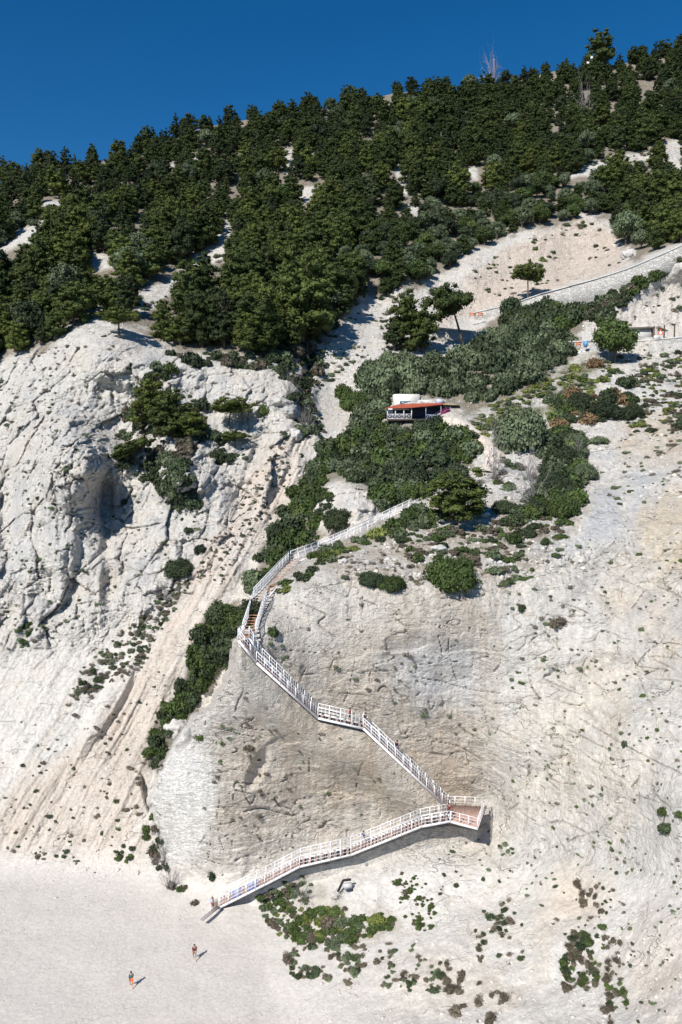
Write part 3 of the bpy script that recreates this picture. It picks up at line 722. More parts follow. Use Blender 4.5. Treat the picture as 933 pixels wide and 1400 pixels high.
TUFT = {k: [single('tussock', a, m) for a in s] for k, (m, s) in dict(green=(LEAF, _T), dark=(LEAF_DK, _T), olive=(OLIVE, _T), dry=(DRY, _D), yellow=(YEL, _T), brown=(DRY, _T)).items()}
DEAD = [single('bare_shrub', dead(240+k), PALEW) for k in range(3)]

def xform(P, sc, rz, szf=1., tilt=(0, 0)):
    return Matrix.Translation(P) @ Matrix.Rotation(rz, 4, 'Z') @ Matrix.Rotation(tilt[0], 4, 'X') @ Matrix.Rotation(tilt[1], 4, 'Y') @ Matrix.Diagonal((sc, sc, sc*szf, 1))
def put_tree(pr, name, M4, label, cat, group=None):
    e = bpy.data.objects.new(name, None); COL.objects.link(e); e.matrix_world = M4; e.empty_display_size = .5
    tag(e, label, cat, group)
    for nm, m in (('trunk', pr['mt']), ('crown', pr['mc'])):
        o = bpy.data.objects.new(nm, m); COL.objects.link(o); o.parent = e
    return e
def put_single(pr, name, M4, label, cat, group=None):
    o = bpy.data.objects.new(name, pr['mc']); COL.objects.link(o); o.matrix_world = M4; tag(o, label, cat, group); return o

def npoly(poly):
    return lambda a, b: poly_sd(poly, np.array([a], float), np.array([b], float))[0]
def scatter(polys, holes, dx, dy, n_try, seed, jitter=0., near=None):
    """dart throwing in the picture plane; dx, dy = half spacings in photo pixels, functions of py"""
    rg = random.Random(seed); out = []; cell = {}
    P = [np.array(p, float) for p in polys]; x0 = min(p[:, 0].min() for p in P); x1 = max(p[:, 0].max() for p in P); y0 = min(p[:, 1].min() for p in P); y1 = max(p[:, 1].max() for p in P)
    X = np.array([rg.uniform(x0, x1) for _ in range(n_try)]); Y = np.array([rg.uniform(y0, y1) for _ in range(n_try)])
    ins = np.zeros(n_try, bool)
    for p in polys: ins |= poly_sd(p, X, Y) > 0
    for h in holes: ins &= ~(poly_sd(h, X, Y) > -1.)
    for a, b in zip(X[ins], Y[ins]):
        ddx, ddy = dx(a, b), dy(a, b); k = (int(a//40), int(b//40)); ok = True
        for i in (-1, 0, 1):
            for j in (-1, 0, 1):
                for (u, v) in cell.get((k[0]+i, k[1]+j), ()):
                    if ((u-a)/ddx)**2+((v-b)/ddy)**2 < 1: ok = False; break
                if not ok: break
            if not ok: break
        if ok: cell.setdefault(k, []).append((a, b)); out.append((a, b))
    return out

REG = []      # (kind, proto, matrix, name, label, cat, group, size on the photograph)
def sky_at(px): return float(np.interp(px, SKYX, SKYY))

# ---- single trees and shrubs that can be told apart: (px, py of the base, width px, prototype, name, label)
SPECIAL = [
 (722, 412, 37, UMB[0], 'umbrella_pine', 'lone small umbrella pine standing against the grey stone retaining wall', 1.0),
 (634, 474, 50, UMB[1], 'umbrella_pine', 'flat-topped leaning pine with a bare dark trunk above the canteen', 1.15),
 (577, 482, 48, PINES[0], 'pine_tree', 'bushy dark pine left of the flat-topped leaning pine', .8),
 (540, 480, 26, PINES_DK[1], 'pine_tree', 'small ragged pine at the edge of the pale gully, left of the bushy pine', .9),
 (626, 716, 72, PINES[5], 'pine_tree', 'broad layered pine that hides part of the stairs below the canteen', .62),
 (821, 96, 30, PINES[3], 'pine_tree', 'tall round-headed pine rising alone above the right-hand skyline', .9),
 (163, 462, 46, UMB[0], 'spreading_pine', 'low spreading pine with visible branches on the tip of the pale spur', .62),
 (54, 350, 20, PINES_DK[0], 'pine_tree', 'small crooked pine standing in front of the pale landslip scar', 1.1),
 (414, 470, 66, PINES[1], 'pine_tree', 'large bright green pine at the lower edge of the forest', .95),
 (355, 478, 52, PINES[2], 'pine_tree', 'grey-stemmed pine beside the large bright green pine', .8),
 (456, 428, 44, PINES[7], 'pine_tree', 'rounded bright pine above the head of the pale gully', .8),
 (840, 496, 46, ROUND[2], 'broadleaf_tree', 'bright green leafy tree in front of the white roadside building', 1.0),
 (313, 586, 42, UMB[1], 'dwarf_pine', 'rounded dwarf pine alone in the middle of the left cliff', .62),
 (212, 588, 50, PINES[3], 'cliff_pine', 'left pine of the clump clinging to the left cliff', .75),
 (238, 600, 50, PINES[0], 'cliff_pine', 'middle pine of the clump clinging to the left cliff', .8),
 (262, 602, 40, PINES[5], 'cliff_pine', 'right pine of the clump clinging to the left cliff', .7),
 (192, 640, 54, UMB[0], 'cliff_pine', 'wind-bent pine leaning out left below the cliff clump', .55),
 (322, 612, 34, UMB[0], 'dwarf_pine', 'low sprawling pine under the rounded dwarf pine', .5),
 (722, 446, 0, None, None, None, 0),
]
for sx, sy, w, pr, nm, lb, hf in SPECIAL:
    if pr is None: continue
    P = ground_at(sx, sy); v = pr['c'][0]; wm = float(np.percentile(v[:, 0], 97)-np.percentile(v[:, 0], 3))
    sc = metres(w, P[1])/wm; M4 = xform(P-np.array([0, 0, .15]), sc, random.uniform(0, 6.28), hf*1.12)
    if 'leaning' in lb: M4 = xform(P, sc, .5, 1.15, (0, -.32))
    if 'wind-bent' in lb: M4 = xform(P, sc, 0., .6, (0, -.45))
    put_tree(pr, nm, M4, lb, 'tree')

SHRUB1 = [
 (617, 803, 68, 'green', .95, 'largest round bright green bush on the lip of the slab face'),
 (537, 806, 34, 'green', .9, 'right one of two green bushes touching at the lip of the slab face'),
 (508, 800, 34, 'dark', .9, 'left one of two green bushes touching at the lip of the slab face'),
 (245, 787, 38, 'dark', 1.0, 'large dark bush low on the left cliff'),
 (273, 756, 17, 'dark', 1.1, 'small dark bush right above the large dark one on the left cliff'),
 (257, 729, 15, 'dark', .9, 'small green bush under the dead trunk on the left cliff'),
 (373, 870, 17, 'green', 1.2, 'single round bush on the slab right of the narrow steps'),
 (763, 857, 25, 'dry', .9, 'dark brown hummock on the bare right-hand face'),
 (912, 1138, 23, 'dark', .95, 'lower one of two dark green bushes near the right edge'),
 (908, 1114, 16, 'green', 1.0, 'upper one of two dark green bushes near the right edge'),
 (931, 1118, 14, 'green', 1.0, 'green bush cut by the right edge of the picture'),
 (855, 1020, 12, 'olive', 1.0, 'grey-green cushion bush on the right-hand face'),
 (713, 612, 70, 'olive', 1.15, 'big grey-green rounded bush right of the sandy path'),
 (648, 612, 24, 'straw', .7, 'straw-coloured dome of dry scrub beside the top of the path'),
 (272, 1012, 17, 'green', 1.1, 'green bush right of the grey boulder at the gully edge'),
 (340, 1026, 18, 'dry', 1.0, 'grey-brown bush on the slab under the stairs'),
 (305, 1018, 9, 'green', 1.0, 'small green bush above the grey-brown one on the slab'),
 (290, 1202, 14, 'dark', 1.3, 'green bush on the rock just above the foot of the stairs'),
 (461, 722, 38, 'dark', 1.1, 'dark bush in the hollow of the grey outcrop'),
 (702, 742, 27, 'green', .8, 'bright low bush on the shoulder right of the layered pine'),
 (726, 735, 20, 'dark', .9, 'dark low bush beside the bright one on the shoulder'),
 (648, 760, 16, 'green', .9, 'small bright bush above the largest round bush'),
 (691, 782, 13, 'dry', 1.0, 'small brown bush right of the largest round bush'),
 (714, 835, 13, 'dark', 1.0, 'lower dark tuft bush hanging on the right-hand face'),
 (815, 503, 22, 'rust', 1.0, 'rust brown bush beside the bright green leafy tree'),
 (858, 530, 30, 'dark', .9, 'dark bush on the slope below the road'),
 (782, 545, 26, 'rust', 1.0, 'rust brown bush in the scrub below the road'),
 (796, 556, 34, 'dark', .9, 'dark bush in the middle of the scrub below the road'),
 (830, 570, 44, 'dark', .75, 'wide dark green bush in the scrub below the road'),
 (864, 572, 32, 'dark', .9, 'dark bush at the right end of the scrub below the road'),
 (762, 578, 30, 'green', .9, 'green bush at the left end of the scrub below the road'),
 (820, 606, 26, 'olive', .6, 'low grey-green bush between pale rills'),
 (768, 640, 46, 'dark', 1.0, 'upper bush of the dark column of scrub on the right'),
 (786, 612, 34, 'olive', .9, 'olive bush at the head of the dark column of scrub'),
 (762, 672, 42, 'dark', 1.0, 'middle bush of the dark column of scrub on the right'),
 (772, 706, 40, 'green', 1.1, 'lowest bush of the dark column of scrub on the right'),
 (800, 655, 34, 'olive', 1.0, 'grey-green bush right of the dark column of scrub'),
 (735, 690, 30, 'green', .8, 'low green bush left of the foot of the dark column'),
 (690, 700, 32, 'dark', .8, 'low dark bush right of the layered pine'),
 (262, 500, 30, 'dark', 1.0, 'dark bush under the forest edge at the head of the left cliff'),
 (233, 512, 24, 'green', 1.1, 'green bush at the head of the left cliff'),
 (204, 520, 16, 'dark', 1.1, 'small dark bush left of the green one at the cliff head'),
 (182, 575, 24, 'dark', 1.2, 'dark bush at the left side of the pine clump'),
 (222, 672, 20, 'dark', 1.2, 'dark bush trailing below the pine clump'),
 (240, 680, 26, 'dark', 1.3, 'tall dark bush on the ledge below the pine clump'),
 (256, 694, 24, 'dark', 1.0, 'dark bush at the foot of the ledge scrub'),
 (296, 634, 24, 'dark', 1.2, 'dark green bush below the sprawling pine'),
 (362, 566, 20, 'green', 1.0, 'green bush right of the rounded dwarf pine'),
 (388, 600, 15, 'dark', 1.1, 'dark bush at the top of the pink rills'),
 (170, 690, 12, 'dark', 1., 'small dark bush left of the ledge scrub'),
 (484, 560, 34, 'green', 1.2, 'green bush in the pale gully left of the canteen'),
 (470, 545, 26, 'green', 1.2, 'green bush at the left edge of the gully scrub'),
 (500, 525, 30, 'dark', 1.2, 'dark bush at the top of the gully scrub'),
]
for sx, sy, w, k, hf, lb in SHRUB1:
    P = ground_at(sx, sy); pr = BUSH[k][random.randrange(6)] if w < 32 or k not in BIG else BIG[k][random.randrange(3)]
    sc = metres(w, P[1])/1.8
    put_single(pr, 'shrub', xform(P-np.array([0, -sc*.2, sc*.10]), sc, random.uniform(0, 6.28), hf*1.4), lb, 'bush')
for sx, sy, w, h, lb in [(676, 655, 30, 2.2, 'bare grey dead tree beside the bend of the sandy path'), (730, 690, 50, .9, 'thicket of bare grey twigs right of the layered pine'), (722, 655, 30, 1.2, 'upright bare grey shrub above the twig thicket'),
      (228, 820, 30, .9, 'grey dead shrub in the middle of the left talus'), (420, 590, 30, 1.1, 'grey leafless shrub at the head of the pink rills'), (395, 540, 26, 1.0, 'grey leafless shrub on the crag under the forest'),
      (225, 1180, 26, 1.3, 'grey leafless shrub in the cleft left of the slab'), (232, 1215, 30, 1.0, 'grey leafless scrub just above the sand beside the cleft'), (418, 1232, 34, .6, 'grey twiggy mound under the lower stairs'),
      (462, 1228, 22, .6, 'small grey twiggy mound right of the larger one under the stairs'), (790, 625, 22, 1., 'bare grey shrub beside the dark column of scrub'), (672, 108, 24, 1.5, 'bare grey treetop breaking the skyline'),
      (800, 165, 22, 1.9, 'dead grey tree standing in the right-hand forest'), (215, 585, 20, 1., 'bare grey shrub behind the pine clump')]:
    P = ground_at(sx, sy); sc = metres(w, P[1])/3.2; put_single(DEAD[random.randrange(3)], 'bare_shrub', xform(P, sc, random.uniform(0, 6.28), h*1.3), lb, 'dead shrub')
M_ = MA(); tube(M_, [(0, 0, 0), (.4, .1, 2.2), (1.3, .2, 4.6), (1.9, .2, 6.3)], [.2, .16, .11, .05], 7); tube(M_, [(.4, .1, 2.2), (-.2, 0, 3.4)], [.08, .03], 5); tube(M_, [(1.3, .2, 4.6), (.9, .3, 6)], [.06, .02], 5)
P = ground_at(315, 712); o = link('fallen_trunk', to_mesh('fallen_trunk', M_.arr(), [PALEW], True)); o.location = P+np.array([0, -.8, 0]); o.rotation_euler = (-.5, .15, 0)
tag(o, 'dead grey trunk leaning on the left cliff', 'dead tree')

# ---- the forest
def wpx(a, b, m):
    return m*FPX/float(base_Y1(a, b))
_gx = np.linspace(-300, 1250, 120); _gy = np.linspace(0, 1400, 110)
_GX, _GY = np.meshgrid(_gx, _gy); _GD = base_Y(_GX, np.maximum(_GY, np.interp(_GX, SKYX, SKYY)))[0]
def base_Y1(a, b):
    i = min(max(int((b-_gy[0])/(_gy[1]-_gy[0])), 0), 109); j = min(max(int((a-_gx[0])/(_gx[1]-_gx[0])), 0), 119); return _GD[i, j]
FOREST = [(-130, 560), (-130, 300)]+[(a, b+2) for a, b in zip(SKYX, SKYY) if -130 < a < 1050]+[(1060, 60), (1060, 320), (933, 335), (870, 357), (850, 330), (838, 300), (800, 294), (740, 314), (690, 327), (640, 346), (600, 381), (560, 393), (530, 406), (500, 403), (480, 430), (440, 467), (410, 480), (385, 494), (330, 486), (255, 482), (215, 462), (185, 448), (150, 432), (100, 448), (60, 478), (0, 492)]
G = [(520, 300), (560, 300), (600, 275), (700, 258), (790, 248), (850, 285), (838, 300), (800, 294), (740, 314), (690, 327), (640, 346), (600, 381), (560, 393), (530, 406), (490, 400), (480, 350)]
HOLES = []
for p in BARE:
    for dy_ in ((2, 9, 17) if p[0][1] < 290 else (2, 10, 18, 26, 33)): HOLES.append([(a, b+dy_) for a, b in p])
_gpoly = [(520, 300), (560, 300), (600, 275), (700, 258), (790, 248), (850, 285), (838, 300), (740, 314), (640, 346), (560, 393), (490, 400), (480, 350)]
_inG = lambda a, b: 480 < a < 850 and 240 < b < 405 and b > 400-(a-490)*.42-60
fpts = scatter([FOREST], HOLES, lambda a, b: wpx(a, b, 2.0 if _inG(a, b) else 3.0), lambda a, b: wpx(a, b, 1.5)+1., 9000, 5)
inG = npoly(G); forest = []
rf = random.Random(21)
for a, b in fpts:
    if abs(a-821) < 14 and b < 110: continue
    P = ground_at(a, b); sk = b-sky_at(a); g = inG(a, b)
    if a < 330 and b > 280 and rf.random() < .22: continue
    h = rf.uniform(4.6, 10.0)*(1.18 if b > 330 else 1.02)
    if b < 110+0*a: h *= .85
    if g > 0:
        h = rf.uniform(3.6, 6.2); u = rf.random()
        pr = rf.choice(ROUND) if u < .72 else rf.choice(PINES); sc = h/5. if u < .72 else h/8.; kind = 'evergreen_tree' if u < .72 else 'pine_tree'
    else:
        u = rf.random()
        if u < .10: pr = rf.choice(ROUND); sc = h*.75/5; kind = 'evergreen_tree'
        elif u < .30: pr = rf.choice(PINES_DK); sc = h/8; kind = 'pine_tree'
        else: pr = rf.choice(PINES); sc = h/8; kind = 'pine_tree'
        if a < 330 and sk < 60 and u > .1: pr = rf.choice([PINES_DK[0], PINES_DK[1], PINES_DK[2], PINES[2], PINES[4], PINES[6]]); 
    M4 = xform(P-np.array([0, 0, .2]), sc, rf.uniform(0, 6.28), rf.uniform(.88, 1.15))
    forest.append([kind, pr, M4, sc*(8 if kind == 'pine_tree' else 5)/P[1], a, b, g])
for a, b in [(590, 262), (597, 258), (607, 262), (615, 257), (622, 262), (560, 268), (568, 262), (735, 262), (742, 258), (748, 262)]:
    P = ground_at(a, b); put_tree(rf.choice(CYP), 'cypress', xform(P, rf.uniform(.85, 1.15), rf.uniform(0, 6.28)), 'narrow blackish cypress in the row beside the small white patches in mid-forest', 'tree', 'cypresses in mid-forest')
for a, b in [(775, 90), (103, 231), (868, 82)]:
    P = ground_at(a, b); put_tree(rf.choice(CYP), 'cypress', xform(P, .75, 0), {775: 'thin spire-like tree on the skyline left of the lone round pine', 103: 'thin spire-like tree on the low left skyline', 868: 'thin spire-like tree on the skyline near the right edge'}[a], 'tree')

def zone(kind, a, b, g):
    sk = b-sky_at(a)
    if kind == 'pine_tree':
        if sk < 16: z = ('skyline', 'at the low left end of the ridge' if a < 225 else 'in the middle of the ridge' if a < 600 else 'at the high right end of the ridge'); return 'dark pine standing on the skyline %s' % z[1]
        if g > 0: return 'young pine among greyish shrubs above the pinkish cut face'
        if b > 330 and a < 235: return 'pine in the broken forest between pale scars on the left'
        if b > 330: return 'billowy pine in the dense forest right of the pale diagonal scar'
        if a < 300: return 'pine on the wooded slope above the pale left scars'
        if a < 560: return 'pine in the central forest between skyline and diagonal scar'
        return 'pine on the upper right hillside below the skyline'
    if g > 0: return 'rounded grey-green tree in the thicket above the pinkish cut face'
    if a < 300: return 'rounded broadleaf tree among the pines on the left hillside'
    if a < 560: return 'rounded broadleaf tree among the pines in mid-forest'
    return 'rounded broadleaf tree among the pines on the right hillside'
GRP = {'pine_tree': 'pines of the hillside forest', 'evergreen_tree': 'rounded evergreen trees on the hillside'}
rest = {}
for kind in ('pine_tree', 'evergreen_tree'):
    L = sorted([f for f in forest if f[0] == kind], key=lambda f: (not (0 <= f[4] <= 933), -f[3]))
    cap = 285 if kind == 'pine_tree' else 180
    for f in L[:cap]:
        lb = zone(f[0], f[4], f[5], f[6]); put_tree(f[1], kind, f[2], lb, 'tree', lb.replace('dark pine', 'dark pines').replace('young pine', 'young pines').replace('billowy pine', 'billowy pines').replace('pine ', 'pines ', 1) if kind == 'pine_tree' else lb.replace(' tree ', ' trees ', 1))
    rest[kind] = L[cap:]
print('forest', len(forest), {k: len(v) for k, v in rest.items()})
# the far rest of the wood as one mass
def thin(arrs, keep, seed, grow):
    v, i, c, m = arrs; q = np.where(c == 4)[0]; t = np.where(c == 3)[0]
    starts = np.concatenate([[0], np.cumsum(c)[:-1]]); rg = np.random.default_rng(seed); sel = rg.choice(q, int(len(q)*keep), replace=False)
    Mx = MA(); qi = i[(starts[sel][:, None]+np.arange(4))]; Vq = v[qi]; ctr = Vq.mean(1, keepdims=True); Vq = ctr+(Vq-ctr)*grow
    Mx.add(Vq.reshape(-1, 3), np.arange(len(sel)*4).reshape(-1, 4), 4)
    if len(t): ti = i[(starts[t][:, None]+np.arange(3))]; Mx.add(v[ti].reshape(-1, 3), np.arange(len(t)*3).reshape(-1, 3), 3)
    return Mx.arr()
thinC = {}
for nm, kind in (('far_pine_wood', 'pine_tree'), ('far_evergreen_thicket', 'evergreen_tree')):
    by = {}
    for f in rest[kind]:
        k = id(f[1]['c'][0])
        if k not in thinC: thinC[k] = (thin(f[1]['c'], .4, 3, 1.5), f[1]['mc'].materials[0])
        by.setdefault(thinC[k][1].name, []).append((thinC[k][0], f[2]))
    mats = []; parts = []
    for mi, (mn, ps) in enumerate(by.items()):
        mats.append(bpy.data.materials[mn]); parts += [((a[0], a[1], a[2], a[3]*0+mi), M4) for a, M4 in ps]
    if parts: tag(link(nm, to_mesh(nm, merged(parts), mats)), 'far and hidden rest of the hillside wood', 'trees' if kind == 'pine_tree' else 'thicket', kind='stuff')

# ---- maquis bands and scrub
SHR = []
def band(poly, holes, size, kinds, label, group, seed, dens=1., hf=(.8, 1.15), cap=400, name='shrub'):
    s0 = sum(size)/2
    pts = scatter([poly], holes, lambda a, b: wpx(a, b, s0*.36/dens), lambda a, b: wpx(a, b, s0*.22/dens), 7000, seed)
    if dens < .7: pts = [(a, b) for a, b in pts if float(perlin(a/19., b/19., seed*1.3)) > -.12]
    rg = random.Random(seed); sdp = poly_sd(poly, np.array([p[0] for p in pts]), np.array([p[1] for p in pts]))
    pts = [p for p, sd_ in zip(pts, sdp) if (sd_ > 9 or rg.random() < .3+sd_/13) and (dens < .7 or rg.random() < .86)]
    for a, b in pts[:cap]:
        P = ground_at(a, b); w = size[0]+(size[1]-size[0])*rg.random()**1.5*1.3; w *= rg.choice((.75, 1., 1.1, 1.35)); sc = w/2.05; k = rg.choice(kinds)
        SHR.append([BUSH[k][rg.randrange(6)], xform(P-np.array([0, -sc*.2, sc*.2]), sc, rg.uniform(0, 6.28), rg.uniform(*hf)*1.32), label, group, w/P[1], name])
OUTC = [(424, 705), (450, 668), (478, 658), (505, 672), (517, 695), (512, 716), (470, 738), (430, 745)]
PATHH = [(600, 560), (640, 575), (665, 600), (680, 640), (664, 660), (640, 676), (632, 660), (650, 640), (650, 610), (630, 585)]
STH = [(394, 775), (400, 758), (440, 744), (505, 728), (600, 674), (604, 690), (530, 722), (440, 765), (362, 822), (356, 810)]
band([(532, 582), (600, 582), (640, 592), (652, 622), (645, 655), (600, 672), (555, 695), (522, 706), (512, 690), (500, 665), (470, 655), (440, 665), (430, 690), (420, 738), (386, 775), (354, 808), (336, 812), (332, 790), (385, 715), (412, 665), (440, 618), (478, 600), (505, 560)], [OUTC, STH], (2.4, 4.4), ['green', 'green', 'dark', 'dark', 'olive'], 'rounded evergreen shrub in the thick band between canteen and narrow steps', 'evergreen shrubs between canteen and narrow steps', 31, 1.0)
band([(292, 834), (328, 818), (344, 850), (322, 876), (300, 925), (268, 968), (240, 1010), (216, 1052), (202, 1040), (203, 1008), (232, 962), (252, 925), (262, 892)], [], (1.7, 3.4), ['green', 'dark', 'dark', 'green'], 'dark evergreen shrub in the strip filling the gully left of the stairs', 'evergreen shrubs in the gully left of the stairs', 32, 1.1)
band([(505, 500), (560, 495), (620, 495), (650, 470), (700, 446), (782, 452), (786, 488), (740, 522), (690, 542), (650, 556), (632, 548), (600, 545), (556, 540), (528, 535), (530, 560), (520, 590), (480, 604), (492, 560)], [], (3.2, 5.4), ['olive', 'olive', 'dark', 'olive'], 'grey-green olive-like shrub in the grove above and around the canteen', 'grey-green shrubs around the canteen', 33, 1.0, (.9, 1.3))
band([(688, 445), (700, 420), (740, 412), (800, 425), (806, 455), (740, 456)], [], (3.2, 5.), ['dark', 'green', 'dark'], 'dark shrub massed below the grey retaining wall', 'dark shrubs below the retaining wall', 34, 1., (1., 1.4))
band([(812, 446), (808, 418), (835, 402), (870, 386), (933, 343), (945, 352), (888, 394), (856, 418), (832, 450)], [], (1.6, 3.2), ['dark', 'olive', 'dark', 'green', 'dry'], 'shrub in the row along the foot of the retaining wall', 'shrubs along the foot of the retaining wall', 35, 1.0)
band([(380, 800), (440, 768), (520, 724), (560, 705), (560, 722), (500, 750), (440, 780), (385, 812)], [], (1.2, 2.4), ['green', 'olive', 'yellow', 'dark'], 'low green shrub along the crest below the narrow steps', 'low shrubs along the crest below the narrow steps', 36, .9, (.5, .9))
band([(515, 728), (600, 690), (618, 702), (575, 726), (522, 748)], [], (1.3, 2.5), ['green', 'dark', 'green', 'olive'], 'green shrub on the bank just under the grey-white ramp', 'green shrubs under the grey-white ramp', 66, .9)
band([(422, 762), (468, 742), (482, 748), (442, 772)], [], (.9, 1.8), ['green', 'olive', 'dark'], 'low shrub in front of the pale fenced walkway', 'low shrubs in front of the pale walkway', 67, .9)
band([(540, 705), (590, 692), (640, 725), (740, 700), (790, 712), (740, 760), (660, 790), (560, 770), (520, 740)], [], (.7, 1.9), ['green', 'olive', 'dark', 'dry', 'dry', 'green'], 'small cushion shrub on the stony shoulder above the slab face', 'cushion shrubs on the stony shoulder', 37, .55, (.6, .9))
band([(640, 570), (700, 545), (760, 510), (830, 490), (850, 510), (800, 540), (770, 560), (720, 560), (690, 580), (660, 600)], [], (1.2, 2.6), ['yellow', 'olive', 'yellow', 'olive', 'green'], 'yellowish low shrub on the grassy slope between path and road', 'yellowish shrubs between path and road', 38, .62, (.5, .8))
band([(352, 1226), (390, 1205), (412, 1195), (432, 1215), (420, 1240), (470, 1236), (480, 1252), (530, 1240), (545, 1262), (500, 1285), (450, 1300), (400, 1292), (376, 1285), (366, 1260)], [], (.7, 1.7), ['green', 'yellow', 'green', 'olive', 'dry'], 'low olive-green shrub on the mound under the lower stairs', 'low shrubs on the mound under the lower stairs', 39, .75, (.4, .75))
band([(535, 1200), (560, 1190), (585, 1210), (598, 1240), (590, 1275), (560, 1270), (545, 1230)], [], (.4, .9), ['green', 'green', 'dry'], 'small bright green cushion right of the mound under the stairs', 'small green cushions right of the mound', 40, .5, (.5, .8))
band([(150, 545), (200, 500), (250, 520), (290, 560), (300, 600), (250, 640), (270, 690), (230, 690), (170, 650)], [], (1.3, 3.0), ['dark', 'olive', 'dark', 'dry'], 'scrubby bush around the pine clump on the left cliff', 'bushes around the cliff pine clump', 41, .52)
band([(330, 480), (430, 470), (440, 500), (420, 560), (400, 560), (390, 520), (350, 505), (250, 500), (230, 485)], [], (1.8, 3.4), ['dark', 'dry', 'olive', 'dark'], 'dark undergrowth bush hanging over the cliff at the forest edge', 'bushes at the lower forest edge', 42, .7)
band([(30, 300), (120, 270), (150, 300), (90, 330), (40, 400), (0, 470), (-20, 440), (10, 360), (-20, 330)], [HOLES[0], HOLES[1]], (2.5, 4.), ['dark', 'olive', 'dark'], 'dark bush around the pale landslip scars at far left', 'bushes around the left scars', 43, .8)
band([(196, 1110), (208, 1100), (220, 1150), (240, 1200), (275, 1236), (262, 1238), (225, 1205), (200, 1160)], [], (.8, 1.6), ['dark', 'green', 'dry'], 'small bush in the cleft between slab and pink slope', 'bushes in the cleft left of the slab', 44, .6)
band([(870, 500), (933, 480), (960, 560), (933, 600), (890, 590), (850, 600)], [], (.8, 2.2), ['dark', 'olive', 'dry', 'yellow'], 'patchy shrub on the slope under the road at far right', 'patchy shrubs under the road', 45, .5, (.5, .9))
band([(400, 605), (440, 600), (460, 580), (440, 560), (420, 545), (410, 570)], [], (1.2, 2.4), ['dark', 'olive', 'dry'], 'dusty shrub on the crag between gully and pink rills', 'dusty shrubs on the crag', 46, .6)
band([(744, 592), (775, 578), (802, 590), (798, 640), (792, 702), (762, 700), (738, 645)], [], (2.4, 4.2), ['dark', 'green', 'dark', 'olive'], 'dark shrub in the tall column of scrub on the right slope', 'shrubs in the tall column of scrub on the right', 61, .95)
band([(748, 552), (782, 525), (802, 545), (868, 538), (876, 570), (800, 580), (762, 592)], [], (1.8, 3.4), ['dark', 'green', 'rust', 'dark', 'olive'], 'shrub in the wide clump of scrub below the road', 'shrubs in the wide clump below the road', 62, .85)
band([(205, 640), (240, 620), (262, 660), (270, 700), (240, 700), (215, 680)], [], (1.3, 2.6), ['dark', 'dark', 'olive'], 'dark bush on the ledges below the cliff pines', 'bushes on the ledges below the cliff pines', 63, .8)
band([(292, 600), (330, 590), (345, 625), (300, 645), (285, 625)], [], (1.2, 2.4), ['dark', 'olive'], 'dark bush around the rounded dwarf pine', 'bushes around the rounded dwarf pine', 64, .6)
band([(410, 752), (424, 705), (444, 668), (458, 676), (440, 716), (434, 752)], [], (1.3, 2.6), ['dark', 'green', 'dark'], 'dark shrub hugging the left side of the grey outcrop', 'shrubs hugging the grey outcrop', 68, .95)
band([(700, 690), (745, 660), (760, 700), (700, 720)], [], (1.4, 2.6), ['dark', 'green', 'olive'], 'shrub between the layered pine and the column of scrub', 'shrubs between the layered pine and the column of scrub', 65, .8)
SHR.sort(key=lambda s: -s[4])
print('shrubs', len(SHR))
vac = {}
for pr, M4, lb, gr, s, nm in SHR[:290-len(SHRUB1)+40]: put_single(pr, nm, M4, lb, 'bush', gr)
def mass(items, nm, lb, cat):
    by = {}
    for pr, M4 in items: by.setdefault(pr['mc'].materials[0].name, []).append((pr['c'], M4))
    mats = []; parts = []
    for mi, (mn, ps) in enumerate(by.items()):
        mats.append(bpy.data.materials[mn]); parts += [((a[0], a[1], a[2], a[3]*0+mi), M4) for a, M4 in ps]
    if parts: tag(link(nm, to_mesh(nm, merged(parts), mats)), lb, cat, kind='stuff')
thinB = {}
items = []
for pr, M4, lb, gr, s, nm in SHR[290-len(SHRUB1)+40:]:
    k = id(pr['c'][0])
    if k not in thinB: thinB[k] = thin(pr['c'], .4, 5, 1.5)
    items.append((dict(c=thinB[k], mc=pr['mc']), M4))
mass(items, 'undergrowth', 'low undergrowth filling the scrub', 'undergrowth')

